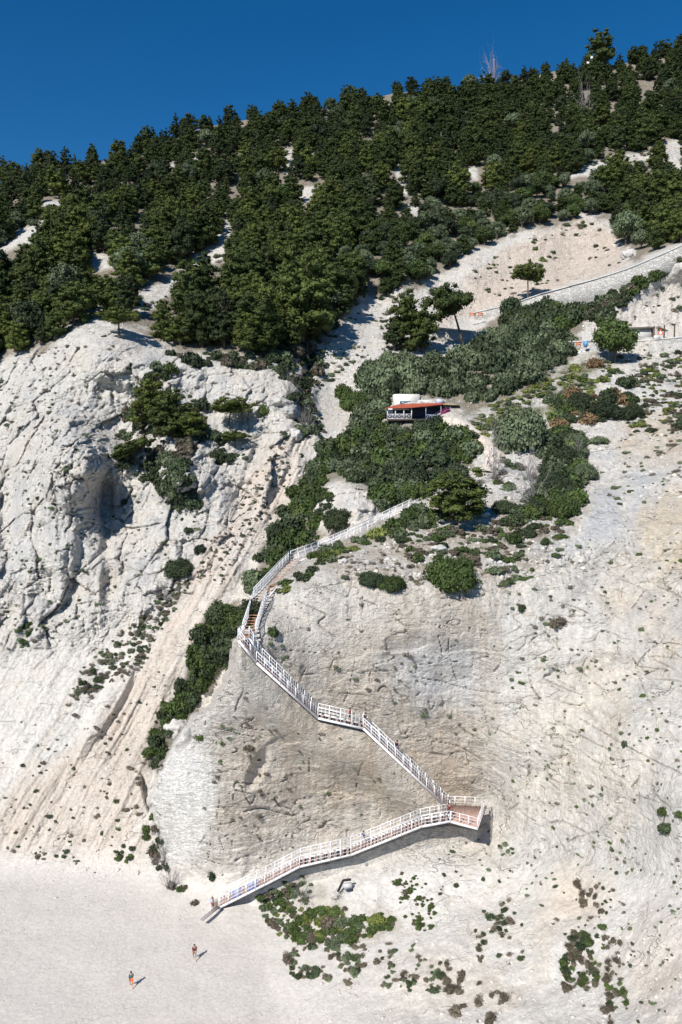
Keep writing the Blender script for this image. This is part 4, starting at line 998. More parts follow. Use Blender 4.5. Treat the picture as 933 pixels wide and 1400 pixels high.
# ---- tussocks on the bare rock: (polygon, count, size px, kinds, label)
TZ = [
 ([(425, 595), (398, 590), (345, 650), (300, 725), (262, 790), (300, 800), (350, 735), (400, 680)], 120, (3, 6), ['dry', 'dark', 'dry', 'brown'], 'dusty tussock on the pink rilled slope', 31),
 ([(240, 780), (262, 800), (215, 870), (200, 910), (150, 935), (90, 965), (112, 915), (180, 850)], 190, (4, 9), ['dark', 'dry', 'brown', 'olive'], 'dark tussock in the diagonal strip across the left talus', 32),
 ([(0, 1000), (150, 930), (240, 900), (215, 1000), (205, 1120), (180, 1200), (0, 1180)], 90, (3, 8), ['dark', 'dry', 'brown'], 'tussock on the smooth lower left slope', 33),
 ([(0, 500), (110, 460), (200, 500), (170, 600), (300, 690), (240, 780), (130, 860), (0, 900)], 190, (3, 7), ['dark', 'dry', 'olive', 'dry'], 'small tussock on the white left cliff', 34),
 ([(20, 860), (60, 845), (70, 860), (30, 895)], 14, (6, 11), ['olive', 'green', 'brown'], 'green-brown tussock at the top of the smooth left talus', 47),
 ([(350, 850), (380, 830), (480, 810), (680, 840), (670, 1080), (520, 960), (400, 920), (350, 880)], 34, (3, 8), ['olive', 'dry', 'dry'], 'tiny tussock on the beige slab above the stairs', 35),
 ([(330, 940), (420, 1000), (480, 1010), (570, 1100), (480, 1130), (300, 1200), (260, 1140), (290, 1020)], 40, (3, 7), ['olive', 'dry', 'brown'], 'tiny tussock on the slab between the two flights', 36),
 ([(680, 740), (800, 730), (933, 760), (1000, 900), (933, 1150), (800, 1180), (700, 1080), (690, 900)], 170, (3, 7), ['olive', 'dry', 'green', 'dry'], 'small tussock dotted on the wide right-hand face', 37),
 ([(640, 730), (740, 700), (800, 730), (720, 800), (700, 850), (650, 800)], 40, (6, 12), ['green', 'olive', 'dry'], 'green tussock along the lip right of the largest bush', 38),
 ([(440, 770), (500, 740), (600, 740), (680, 770), (650, 800), (560, 800), (480, 800)], 70, (4, 9), ['dry', 'olive', 'dry', 'brown'], 'dusty tussock on the lip of the slab face', 39),
 ([(390, 1300), (460, 1290), (560, 1290), (620, 1320), (600, 1360), (520, 1350), (460, 1345), (400, 1335)], 90, (5, 13), ['brown', 'dark', 'dry', 'olive'], 'brown tussock on the sand slope below the green mound', 40),
 ([(600, 1320), (640, 1330), (700, 1370), (670, 1400), (620, 1390)], 16, (8, 20), ['dry', 'brown'], 'large dry clump at the bottom of the sand slope', 41),
 ([(650, 1240), (700, 1230), (730, 1300), (690, 1330), (640, 1310)], 26, (5, 13), ['dry', 'brown', 'dark'], 'dry clump in the middle of the sand slope', 42),
 ([(770, 1280), (800, 1270), (820, 1340), (800, 1380), (768, 1370)], 60, (5, 15), ['brown', 'dry', 'green', 'dark'], 'dark clump in the column of scrub at the lower right', 43),
 ([(820, 1260), (850, 1290), (860, 1400), (820, 1400), (830, 1320)], 36, (5, 13), ['brown', 'dry', 'green'], 'clump right of the column of scrub at the lower right', 44),
 ([(790, 1200), (850, 1220), (830, 1260), (790, 1250)], 10, (7, 15), ['dry', 'brown'], 'dry clump above the column of scrub', 45),
 ([(600, 1150), (933, 1160), (933, 1400), (860, 1400), (700, 1200), (600, 1250)], 110, (3, 7), ['dry', 'olive', 'dark'], 'tiny tussock scattered on the lower right slope', 46),
 ([(640, 360), (700, 330), (800, 300), (840, 320), (850, 360), (740, 395), (660, 410)], 50, (3, 8), ['dark', 'dry', 'green'], 'small tussock on the pinkish cut face above the road', 48),
 ([(850, 450), (933, 365), (933, 455)], 16, (3, 8), ['dark', 'dry', 'olive'], 'tussock on the bright slope between wall and lower road', 49),
 ([(840, 480), (933, 475), (933, 690), (830, 690), (820, 640), (870, 580)], 110, (3, 9), ['dark', 'dry', 'olive', 'brown'], 'tussock on the pale slope below the road', 50),
 ([(450, 410), (520, 405), (600, 390), (600, 440), (520, 480), (480, 500), (430, 540), (430, 480)], 90, (3, 9), ['dark', 'olive', 'dry'], 'tussock on the pale ground between forest and canteen grove', 51),
 ([(180, 430), (320, 330), (320, 360), (240, 410)], 30, (3, 10), ['dark', 'olive', 'dry'], 'tussock on the pale diagonal scar in the forest', 52),
 ([(690, 580), (760, 560), (800, 600), (760, 700), (640, 690), (670, 640)], 60, (5, 14), ['dry', 'olive', 'dark', 'green'], 'scrubby tussock between path and dark column', 53),
 ([(640, 575), (760, 505), (850, 490), (800, 545), (690, 590)], 90, (5, 12), ['yellow', 'olive', 'dry', 'yellow'], 'yellowish grass tussock on the slope between path and road', 54),
 ([(160, 1120), (190, 1130), (180, 1185), (160, 1180)], 9, (6, 13), ['dark', 'green'], 'green tussock left of the cleft near the sand', 55),
 ([(800, 205), (895, 205), (930, 240), (900, 270), (770, 250)], 40, (3, 9), ['dark', 'dry', 'olive'], 'tussock on the pale clearing high in the right forest', 56),
]
TU = []
for poly, n, sz, kinds, lb, sd in TZ:
    rg = random.Random(sd*7); Pp = np.array(poly, float); k = 0; tries = 0
    nz = lambda a, b: float(perlin(a/26., b/26., sd*1.7))
    n = int(n*1.5)
    while k < n and tries < 6000:
        tries += 1
        a = rg.uniform(Pp[:, 0].min(), Pp[:, 0].max()); b = rg.uniform(Pp[:, 1].min(), Pp[:, 1].max())
        if poly_sd(poly, np.array([a]), np.array([b]))[0] < 0 or nz(a, b) < (-.04 if sd != 32 else -.3)+rg.uniform(-.25, .2): continue
        if line_d(STAIR_MASK[0], a, b-8) < 12 or line_d(STAIR_MASK[1], a, b-8) < 10: continue
        w = 1.7*(sz[0]+(sz[1]-sz[0])*rg.random()**1.8); P = ground_at(a, b); kd = rg.choice(kinds); pr = TUFT[kd][rg.randrange(5)]; sc = metres(w, P[1])/2.0
        TU.append([pr, xform(P-np.array([0, 0, sc*.12]), sc, rg.uniform(0, 6.28), rg.uniform(.9, 1.5)) @ Matrix.Diagonal((rg.uniform(.7, 1.45), rg.uniform(.7, 1.2), 1, 1)), lb, w]); k += 1
TU.sort(key=lambda s: -s[3]); print('tussocks', len(TU))
for pr, M4, lb, w in TU[:295]: put_single(pr, 'tussock', M4, lb, 'tussock', lb.replace('tussock', 'tussocks').replace('clump', 'clumps'))
mass([(pr, M4) for pr, M4, lb, w in TU[295:]], 'sparse_grass', 'scattered tiny tussocks dotted over the rock', 'grass')

# ---- loose stones on the slopes
rs = np.random.default_rng(77); sv_, sf_ = ICO[0]; parts = []
STZ = [([(0, 480), (400, 500), (420, 640), (250, 850), (0, 900)], 1500, .35), ([(420, 600), (250, 860), (60, 1190), (200, 1215), (240, 900), (400, 690)], 1300, .28), ([(480, 745), (800, 695), (800, 800), (480, 800)], 900, .35),
       ([(390, 1260), (933, 1180), (933, 1400), (400, 1400)], 1500, .2), ([(430, 400), (640, 400), (700, 560), (933, 480), (933, 680), (680, 690), (430, 560)], 1500, .45), ([(60, 1190), (280, 1235), (330, 1262), (200, 1262), (40, 1215)], 260, .16), ([(640, 400), (700, 330), (840, 300), (850, 350)], 260, .5), ([(200, 1240), (390, 1280), (380, 1395), (20, 1395), (20, 1230)], 90, .09)]
for poly, n, sz in STZ:
    Pp = np.array(poly, float); A_ = rs.uniform(Pp[:, 0].min(), Pp[:, 0].max(), n*2); B_ = rs.uniform(Pp[:, 1].min(), Pp[:, 1].max(), n*2); ok = poly_sd(poly, A_, B_) > 0
    for a, b in list(zip(A_[ok], B_[ok]))[:n]:
        if min(line_d(STAIR_MASK[0], a, b-8), line_d(STAIR_MASK[1], a, b-8)) < 13: continue
        P = ground_at(a, b); s_ = sz*(.4+rs.pareto(2.6)*.5); s_ = min(s_, sz*1.9); v = sv_*(1+rs.normal(size=sv_.shape)*.28)*np.array((s_, s_, s_*.7))*.6+P
        parts.append(v)
Mst = MA(); Vs = np.concatenate(parts); nn = len(parts); Mst.add(Vs, (sf_[None]+np.arange(nn)[:, None, None]*12).reshape(-1, 3), 3)
tag(link('rubble', to_mesh('rubble', Mst.arr(), [simple('limestone_rubble', (.55, .52, .47), .95, var=.2, scale=.6)])), 'loose limestone rubble strewn over the slopes', 'rubble', kind='stuff')
# ------------------------------------------------------------------ built things
WHITE = simple('white_painted_steel', (.84, .84, .85), .45, var=.08, scale=2.)
TREAD = simple('red_brown_decking', (.50, .33, .27), .8, var=.25, scale=3.)
TREADO = simple('orange_decking', (.50, .27, .16), .8, var=.2, scale=3.)
STEEL = simple('dark_steel', (.10, .10, .11), .5, .6, var=.15)
STONE = None
def bar(M, a, b, w, h=None, mat=0, upv=(0, 0, 1)):
    """rectangular bar from a to b"""
    h = h or w; a = np.array(a, float); b = np.array(b, float); d = b-a; L = np.linalg.norm(d); d = d/L
    s = np.cross(d, upv)
    if np.linalg.norm(s) < 1e-3: s = np.cross(d, (0, 1, 0))
    s /= np.linalg.norm(s); u = np.cross(s, d)
    V = [p+s*sx*w/2+u*sz*h/2 for p in (a, b) for sx, sz in ((-1, -1), (1, -1), (1, 1), (-1, 1))]
    M.add(V, [(3, 2, 1, 0), (4, 5, 6, 7), (0, 1, 5, 4), (1, 2, 6, 5), (2, 3, 7, 6), (3, 0, 4, 7)], 4, mat)
def box(M, c, s, rz=0., mat=0):
    c = np.array(c, float); ca_, sa_ = math.cos(rz), math.sin(rz)
    V = [(c[0]+(x_*s[0]*ca_-y_*s[1]*sa_)/2, c[1]+(x_*s[0]*sa_+y_*s[1]*ca_)/2, c[2]+z_*s[2]/2) for z_ in (-1, 1) for x_, y_ in ((-1, -1), (1, -1), (1, 1), (-1, 1))]
    M.add(V, [(3, 2, 1, 0), (4, 5, 6, 7), (0, 1, 5, 4), (1, 2, 6, 5), (2, 3, 7, 6), (3, 0, 4, 7)], 4, mat)
def part(name, M, mats, parent, smooth=False, label=None):
    o = link(name, to_mesh(name, M.arr(), mats if isinstance(mats, list) else [mats], smooth), None, parent)
    if label: o['label'] = label
    return o
def root(name, loc, label, cat, group=None, rz=0.):
    e = bpy.data.objects.new(name, None); COL.objects.link(e); e.location = loc; e.rotation_euler = (0, 0, rz); e.empty_display_size = .4
    return tag(e, label, cat, group)
def W(px, py, Y): return np.array([float(v) for v in ray_pos(px, py, Y)])

def lerp(a, b, t): return a+(b-a)*t
_post = {}
def post_mesh(h, w=.085):
    k = (round(h, 2), w)
    if k not in _post:
        M = MA(); bar(M, (0, 0, -.12), (0, 0, h), w); _post[k] = to_mesh('post', M.arr(), [WHITE])
    return _post[k]
_tr = {}
def tread_mesh(wd_, dp, mat):
    k = (round(wd_, 2), round(dp, 2), mat.name)
    if k not in _tr:
        M = MA()
        for j in range(3): box(M, (0, (j-1)*dp/3, 0), (wd_, dp/3-.012, .04))
        _tr[k] = to_mesh('tread', M.arr(), [mat])
    return _tr[k]

def run(nodes, side, width, label, name='stair_flight', cat='stairs', rails=(True, True), tread=TREAD, skip_first=False, posts_every=1.35, brace=True, balus=False, rail_h=1.2, mid=2):
    """a run of walkway through world nodes along its near edge; side = unit vector across it; steps where it climbs"""
    nodes = [np.array(n, float) for n in nodes]; o0 = nodes[0].copy(); R = root(name, o0, label, cat)
    loc = lambda p: np.array(p)-o0
    if callable(side): sides = [side(k) for k in range(len(nodes))]
    else: sides = [np.array(side, float)]*len(nodes)
    sides = [s/np.linalg.norm(s) for s in sides]
    for k, e in enumerate((0, 1)):
        Ms = MA(); Mr = MA(); Mm = MA()
        for i in range(len(nodes)-1):
            a = loc(nodes[i]+sides[i]*width*e); b = loc(nodes[i+1]+sides[i+1]*width*e)
            bar(Ms, a-(0, 0, .10), b-(0, 0, .10), .07, .26)
            if rails[e]:
                u = (0, 0, rail_h); bar(Mr, a+np.array(u), b+np.array(u), .075, .065)
                for m in range(mid): hh = np.array((0, 0, rail_h*(m+1)/(mid+1))); bar(Mm, a+hh, b+hh, .042)
                if not balus:
                    L = np.linalg.norm((b-a)); n = int(L/.42)
                    for q in range(1, n): p = lerp(a, b, q/n); bar(Mm, p+(0, 0, .05), p+(0, 0, rail_h), .028)
                if balus:
                    L = np.linalg.norm((b-a)[:2]); n = int(L/.16)
                    for q in range(1, n): p = lerp(a, b, q/n); bar(Mm, p+(0, 0, .06), p+(0, 0, rail_h), .022)
        part('stringer', Ms, WHITE, R)
        if rails[e]: part('handrail', Mr, WHITE, R); part('balusters' if balus else 'guard_rail', Mm, WHITE, R)
        if rails[e]:
            for i in range(len(nodes)-1):
                a = loc(nodes[i]+sides[i]*width*e); b = loc(nodes[i+1]+sides[i+1]*width*e); L = np.linalg.norm(b-a); n = max(1, round(L/posts_every))
                for q in range(0 if i == 0 else 1, n+1):
                    o = bpy.data.objects.new('post', post_mesh(rail_h)); COL.objects.link(o); o.parent = R; o.location = lerp(a, b, q/n)+np.array((0, 0, -.04))
    for i in range(len(nodes)-1):
        a = nodes[i]; b = nodes[i+1]; sa = sides[i]*width; sb = sides[i+1]*width; rise = b[2]-a[2]; hl = np.linalg.norm((b-a)[:2])
        if abs(rise) < .12*hl:
            M = MA(); n = max(2, int(hl/.15))
            for q in range(n):
                t0, t1 = q/n, (q+.9)/n; p = [loc(lerp(a, b, t0)), loc(lerp(a, b, t1)), loc(lerp(a+sa, b+sb, t1)), loc(lerp(a+sa, b+sb, t0))]
                V = [v+(0, 0, -.03) for v in p]+[v+(0, 0, .01) for v in p]
                M.add(V, [(3, 2, 1, 0), (4, 5, 6, 7), (0, 1, 5, 4), (1, 2, 6, 5), (2, 3, 7, 6), (3, 0, 4, 7)], 4)
            part('deck', M, tread, R)
        else:
            n = max(2, int(round(abs(rise)/.19))); d = (b-a)[:2]/hl; rz = math.atan2(d[1], d[0])-math.pi/2
            dep = min(.34, hl/n*1.02)
            for q in range(n):
                t = (q+.5)/n; p = loc(lerp(a+sa/2, b+sb/2, t)); o = bpy.data.objects.new('tread', tread_mesh(width-.05, dep, tread)); COL.objects.link(o); o.parent = R
                o.location = p; ang = math.atan2((sa)[1], sa[0]); o.rotation_euler = (0, 0, ang)
    if brace:
        for i in range(len(nodes)-1):
            a = nodes[i]; b = nodes[i+1]; sa = sides[i]*width; sb = sides[i+1]*width; M = MA(); quad = [loc(a+(0, 0, -.24)), loc(b+(0, 0, -.24)), loc(b+sb+(0, 0, -.24)), loc(a+sa+(0, 0, -.24))]
            M.add(quad+[q_-(0, 0, .03) for q_ in quad], [(0, 1, 2, 3), (7, 6, 5, 4), (0, 4, 5, 1), (1, 5, 6, 2), (2, 6, 7, 3), (3, 7, 4, 0)], 4); part('shadow_plate', M, STEEL, R)  # plate added beneath the deck so that it casts a solid shadow
        for i in range(len(nodes)-1):
            a = nodes[i]; b = nodes[i+1]; L = np.linalg.norm(b-a); n = max(1, round(L/4.)); M = MA()
            for q in range(n):
                p = loc(lerp(a, b, (q+.5)/n)); s = lerp(sides[i], sides[i+1], .5)
                bar(M, p-(0, 0, .25), p+s*(width+.9)-(0, 0, .25), .10); bar(M, p+s*.2-(0, 0, .25), p+s*(width+.7)-(0, 0, 1.5), .08)
            part('bracket', M, STEEL, R)
    return R

back = np.array((0, 1., 0))
low = [W(*n) for n in STAIR_LOW]; up_ = [W(*n) for n in STAIR_UP]
low[6] = np.array([low[6][0], low[6][1], low[5][2]-.02]); low[4][2] = low[5][2]-.35 if False else low[4][2]
run(low[:5], back, 1.8, 'lowest long white flight of stairs climbing right from the sand across the cliff foot')
run(low[4:6], back, 1.8, 'short white walkway joining the lowest flight to the corner platform', name='walkway', cat='walkway')
# corner platform
P5, P6 = low[5], low[6]; zf = P5[2]+.005
far_r = np.array([W(664, 1104, 93.6)[0], 93.9, zf]); far_l = np.array([P5[0]-.1, 94.4, zf]); P5 = np.array([P5[0]+.06, P5[1], zf]); P6 = np.array([P6[0], P6[1], zf])
R = root('stair_platform', P5, 'right-hand corner platform of the white stairs, jutting out over the cliff', 'platform')
M = MA(); c4 = [P5, P6, far_r, far_l]; c4 = [c-P5 for c in c4]; n = 26
for q in range(n):
    t0, t1 = q/n, (q+.9)/n; p = [lerp(c4[0], c4[1], t0), lerp(c4[0], c4[1], t1), lerp(c4[3], c4[2], t1), lerp(c4[3], c4[2], t0)]
    M.add([v+(0, 0, -.03) for v in p]+[v+(0, 0, .01) for v in p], [(3, 2, 1, 0), (4, 5, 6, 7), (0, 1, 5, 4), (1, 2, 6, 5), (2, 3, 7, 6), (3, 0, 4, 7)], 4)
part('deck', M, TREAD, R)
M = MA(); Mr = MA(); Mg = MA()
for a, b, rail in ((c4[0], c4[1], 1), (c4[1], c4[2], 1), (c4[2], c4[3], 1), (c4[3], c4[0], 0)):
    bar(M, a-(0, 0, .16), b-(0, 0, .16), .09, .26)
    if rail:
        bar(Mr, a+(0, 0, 1.12), b+(0, 0, 1.12), .06, .05)
        for hh in (.38, .75): bar(Mg, a+(0, 0, hh), b+(0, 0, hh), .032)
        L = np.linalg.norm(b-a); k = max(2, round(L/1.1))
        for q in range(0, k): o = bpy.data.objects.new('post', post_mesh(1.12)); COL.objects.link(o); o.parent = R; o.location = lerp(a, b, q/k)
part('edge_beam', M, WHITE, R); part('handrail', Mr, WHITE, R); part('guard_rail', Mg, WHITE, R)
for a, b in ((c4[0], c4[3]), (lerp(c4[0], c4[1], .5), lerp(c4[3], c4[2], .5)), (c4[1], c4[2])):
    M = MA(); d = (b-a)/np.linalg.norm(b-a); bar(M, a-(0, 0, .36), b+d*.9-(0, 0, .36), .14); bar(M, a+d*.4-(0, 0, .4), b+d*.6-(0, 0, 2.4), .11); part('bracket', M, STEEL, R)
# upper flight, landing, and flight to the left corner
u0 = up_[0].copy(); u0[2] = zf+.02; u0[0] = P5[0]+.25
run([u0, up_[1]], back, 1.5, 'steep white flight rising left from the corner platform to the middle landing')
run([up_[1], up_[2]], back, 1.5, 'nearly level white landing halfway up the cliff stairs', name='walkway', cat='walkway')
def sd_up(k): return [np.array((0, 1., 0)), np.array((.35, 1., 0)), np.array((.8, .75, 0))][k]
run([up_[2], up_[3], up_[4]], sd_up, 1.5, 'white flight climbing left from the middle landing to the left corner')
# narrow steps leading away up the crest: centre lines, each run leads away from the sea
c0 = up_[4]
n1a = W(341, 862, 89.2); n1b = W(356, 818, 97.0)
def acr(a, b):
    d = (b-a)[:2]; d /= np.linalg.norm(d); return np.array((d[1], -d[0], 0))
Rz = root('stair_platform', c0, 'small white landing at the left corner where the stairs turn uphill', 'platform')
M = MA(); q4 = [c0, up_[4]+np.array((.8, .75, 0))/1.1*1.5, n1a+acr(n1a, n1b)*.65, n1a-acr(n1a, n1b)*.65]
q4 = [np.array((q[0], q[1], c0[2]))-c0 for q in q4]; M.add([v+(0, 0, -.05) for v in q4]+q4, [(3, 2, 1, 0), (4, 5, 6, 7), (0, 1, 5, 4), (1, 2, 6, 5), (2, 3, 7, 6), (3, 0, 4, 7)], 4); part('deck', M, TREADO, Rz)
M = MA(); Mg = MA()
for a, b in ((q4[0], q4[3]),):
    bar(M, a+(0, 0, 1.12), b+(0, 0, 1.12), .06)
    for hh in (.38, .75): bar(Mg, a+(0, 0, hh), b+(0, 0, hh), .032)
    for q in range(4): o = bpy.data.objects.new('post', post_mesh(1.12)); COL.objects.link(o); o.parent = Rz; o.location = lerp(a, b, q/3)
part('handrail', M, WHITE, Rz); part('guard_rail', Mg, WHITE, Rz)
n1a[2] = c0[2]+.02
def steps(a, b, w, label, **k):
    s = -acr(a, b); return run([a+acr(a, b)*w/2, b+acr(a, b)*w/2], s, w, label, tread=TREADO, brace=False, **k)
steps(n1a, n1b, 1.5, 'narrow orange steps with white rails rising above the left corner landing')
n2b = W(403, 766, 110.5)
steps(n1b, n2b, 1.7, 'longer flight of pinkish steps up the wooded crest', rails=(False, True), balus=True)
n3b = W(440, 752, 115.)
steps(n2b, n3b, 1.5, 'short fenced walkway turning right at the top of the pinkish steps', balus=True)
n4b = W(508, 722, 121.)
steps(n3b, n4b, 1.4, 'pale fenced walkway half hidden by shrubs below the little landing', balus=True)
n5a = W(518, 716, 122.); n5b = W(598, 678, 128.)
steps(n4b, n5a, 2.0, 'little orange-floored landing at the foot of the grey-white ramp', balus=True)
steps(n5a, n5b, 1.5, 'straight grey-white ramp with slatted railing rising to the layered pine', balus=True)
n6a = W(598, 677, 128.5); n6b = W(634, 668, 131.5); n7b = W(660, 648, 137.)
steps(n6a, n6b, 1.4, 'walkway piece hidden behind the layered pine', balus=True)
steps(n6b, n7b, 2.2, 'upper wooden steps with a slatted side fence below the sandy path', balus=True)

# ------------------------------------------------------------------ sandy footpath from the steps up to the canteen
PATH = [(662, 648), (672, 634), (676, 618), (668, 606), (655, 596), (644, 586), (632, 577), (620, 573), (604, 573)]
M = MA(); pts = []
for (a, b), (c, d) in zip(PATH[:-1], PATH[1:]):
    for q in range(6): pts.append((lerp(a, c, q/6), lerp(b, d, q/6)))
pts.append(PATH[-1]); W3 = [ground_at(a, b) for a, b in pts]; V = []
W3 = [np.mean([W3[max(0, min(len(W3)-1, k+j))] for j in (-2, -1, 0, 1, 2)], axis=0) for k in range(len(W3))]
for k, p in enumerate(W3):
    d = W3[min(k+1, len(W3)-1)]-W3[max(k-1, 0)]; d[2] = 0; d /= np.linalg.norm(d)+1e-9; s = np.array((d[1], -d[0], 0)); wd2 = 1.25+.35*math.sin(k*1.7)+.25*math.sin(k*.61)
    for e in (-1, -.5, 0, .5, 1): V.append(p+s*wd2*e*1.1+np.array((0, -.3, .42-.35*abs(e)**3)))
    for e in (1, -1): V.append(p+s*wd2*e*1.5+np.array((0, -.1, -1.6)))
m7 = 7; F = []
for k in range(len(W3)-1):
    for j in range(4): F.append((k*m7+j, k*m7+j+1, (k+1)*m7+j+1, (k+1)*m7+j))
    F.append((k*m7+4, k*m7+5, (k+1)*m7+5, (k+1)*m7+4)); F.append((k*m7+6, k*m7, (k+1)*m7, (k+1)*m7+6))
M.add(V, F, 4)
SANDP = simple('trodden_sand', (.56, .50, .43), .95, var=.14, scale=1.3, bump=.6)
o = link('footpath', to_mesh('footpath', M.arr(), [SANDP], True)); tag(o, 'winding pale sandy path from the steps up to the canteen', kind='structure')

# ------------------------------------------------------------------ the canteen
RED = simple('red_roof_sheet', (.42, .095, .05), .7, var=.18, scale=.8); CREAMW = simple('whitewashed_wall', (.72, .70, .64), .85, var=.06, scale=1.); DARKIN = simple('dark_interior', (.03, .04, .07), .8)
BLUEW = simple('blue_grey_paint', (.34, .40, .55), .6); WOODD = simple('weathered_timber', (.14, .11, .09), .85, var=.25, scale=4.); GLASS = simple('green_window_glass', (.05, .13, .15), .12, spec=.6); MAG = leaf_mat('magenta_blossom', (.22, .03, .10), (.34, .04, .15), (.06, .09, .03))
A = W(530, 573, 158.); Zf = A[2]; Bc = W(563, 574, 157.); Bc[2] = Zf; Cc_ = W(616, 570, 161.5); Cc_[2] = Zf
R = root('beach_canteen', A, 'canteen with a red sloping roof and a white railed terrace on stilts', 'building')
L_ = lambda p: np.array(p)-A
def quadslab(M, c, t, mat=0):
    c = [np.array(v, float) for v in c]; n_ = len(c); V = c+[v-(0, 0, t) for v in c]; M.add(V, [tuple(range(n_))], n_, mat); M.add(V, [tuple(range(2*n_-1, n_-1, -1))], n_, mat)
    M.add(V, [(i, i+n_, (i+1) % n_+n_, (i+1) % n_) for i in range(n_)], 4, mat)
bk = np.array((.9, 5.2, 0)); A2 = A+bk; C2 = Cc_+np.array((1.2, 4.5, 0)); B2 = Bc+bk
M = MA(); quadslab(M, [L_(A-(.2, .3, 0)), L_(Bc-(0, .4, 0)), L_(Cc_+(.4, -.2, 0)), L_(C2), L_(A2)], .22); part('terrace_floor', M, WOODD, R)
hA, hB, hC = 2.15, 2.25, 2.75
M = MA(); quadslab(M, [L_(A+(-.5, -.5, hA)), L_(Bc+(.1, -.6, hB)), L_(Cc_+(-1.6, -.5, hC+.25)), L_(C2+(-1.7, .2, 3.55)), L_(A2+(2.2, .4, 3.25))], .12); part('roof', M, RED, R)
M = MA(); quadslab(M, [L_(Cc_+(-1.55, -.5, hC+.27)), L_(Cc_+(1.7, -.3, hC+.15)), L_(C2+(1.2, .2, 3.2)), L_(C2+(-1.65, .2, 3.55))], .10); part('reed_awning', M, simple('reed_awning', (.36, .26, .15), .9, var=.3), R)
for k, (p, h) in enumerate([(A, hA), (lerp(A, Bc, .33), hA), (lerp(A, Bc, .68), hA+.05), (Bc, hB), (lerp(Bc, Cc_, .36), 2.4), (lerp(Bc, Cc_, .75), 2.6), (Cc_, 2.75)]):
    M = MA(); p = L_(p); bar(M, p, p+(0, 0, h), .14 if k < 4 else .10); part('post', M, WHITE if k < 4 else BLUEW, R)
def railing(a, b, h, M):
    for hh in (.12, h): bar(M, a+(0, 0, hh), b+(0, 0, hh), .08)
    n = max(2, int(np.linalg.norm(b-a)/.85))
    for q in range(n):
        p, q2 = lerp(a, b, q/n), lerp(a, b, (q+1)/n)
        bar(M, p+(0, 0, .12), q2+(0, 0, h), .05); bar(M, p+(0, 0, h), q2+(0, 0, .12), .05); bar(M, p, p+(0, 0, h), .06)
M = MA(); railing(L_(A), L_(Bc), .95, M); part('railing', M, WHITE, R, label='crossed white terrace railing')
M = MA(); railing(L_(lerp(Bc, Cc_, .36)), L_(lerp(Bc, Cc_, .85)), .9, M); part('railing', M, BLUEW, R)
M = MA(); bar(M, L_(A+(0, 2.6, 1.2)), L_(Bc+(0, 2.6, 1.2)), .15, 2.3); part('back_wall', M, DARKIN, R)
M = MA(); bar(M, L_(Bc+(.4, 2.8, 1.25)), L_(Cc_+(.3, 2.4, 1.25)), .15, 2.4); part('back_wall', M, DARKIN, R)
M = MA(); bar(M, L_(A+(.3, 2.4, 2.0)), L_(Bc+(-.3, 2.4, 2.0)), .12, .3); part('shelf', M, CREAMW, R)
M = MA(); bar(M, L_(lerp(Bc, Cc_, .4)+(0, 1., .75)), L_(lerp(Bc, Cc_, .8)+(0, 1., .75)), .8, .08); part('counter', M, simple('pale_counter', (.5, .45, .42), .6), R)
for t in (.05, .3, .55, .8, 1.):
    M = MA(); p = L_(lerp(A, Bc, t)+(0, .4, -.2)); bar(M, p, p-(-.2 if t > .2 else .1, 0, 2.6), .16); part('stilt', M, WOODD, R)
M = MA(); bar(M, L_(Cc_+(.6, .6, .9)), L_(Cc_+(2.2, 1.4, .9)), .12, 1.8); part('side_panel', M, BLUEW, R)
# white building behind
hp = W(556, 556, 166.5); R = root('white_annexe', hp, 'small whitewashed building peeping out behind the canteen roof', 'building')
M = MA(); box(M, (0, 1.5, 1.0), (5.2, 3., 3.1), .08); part('wall', M, CREAMW, R)
M = MA(); box(M, (3.9, 1.6, .4), (3.2, 2.6, 1.8), .08); part('wall', M, CREAMW, R, label='lower whitewashed extension')
M = MA(); box(M, (-.3, -.04, .75), (2.4, .12, .95), .08); wd_o = part('window', M, WHITE, R); M = MA(); box(M, (-.3, -.11, .75), (2.2, .05, .8), .08); o = part('pane', M, GLASS, wd_o)
M = MA(); box(M, (4., .22, .4), (1.5, .1, .8), .08); part('opening', M, DARKIN, R)
tp = W(597, 549, 165.); M = MA(); bar(M, (0, 0, 0), (1.5, .3, 0), .9, .9); o = link('water_tank', to_mesh('water_tank', M.arr(), [simple('pale_blue_plastic', (.45, .52, .62), .5)])); o.location = tp; tag(o, 'pale blue water tank on the canteen back roof', 'tank')
M = MA(); clump_foliage(M, [((0, 0, 1.5), (.7, .6, .6)), ((.5, 0, .9), (.45, .4, .5))], .14, 1., np.random.default_rng(4)); clump_foliage(M, [((-.9, .1, .9), (.8, .6, .9))], .14, 1., np.random.default_rng(5))
v, i_, c_, m_ = M.arr(); m_[:] = 0; o = link('bougainvillea', to_mesh('bougainvillea', (v, i_, c_, m_), [MAG])); o.location = W(612, 572, 160.6); tag(o, 'magenta flowering bush at the right end of the canteen terrace', 'flowering bush')

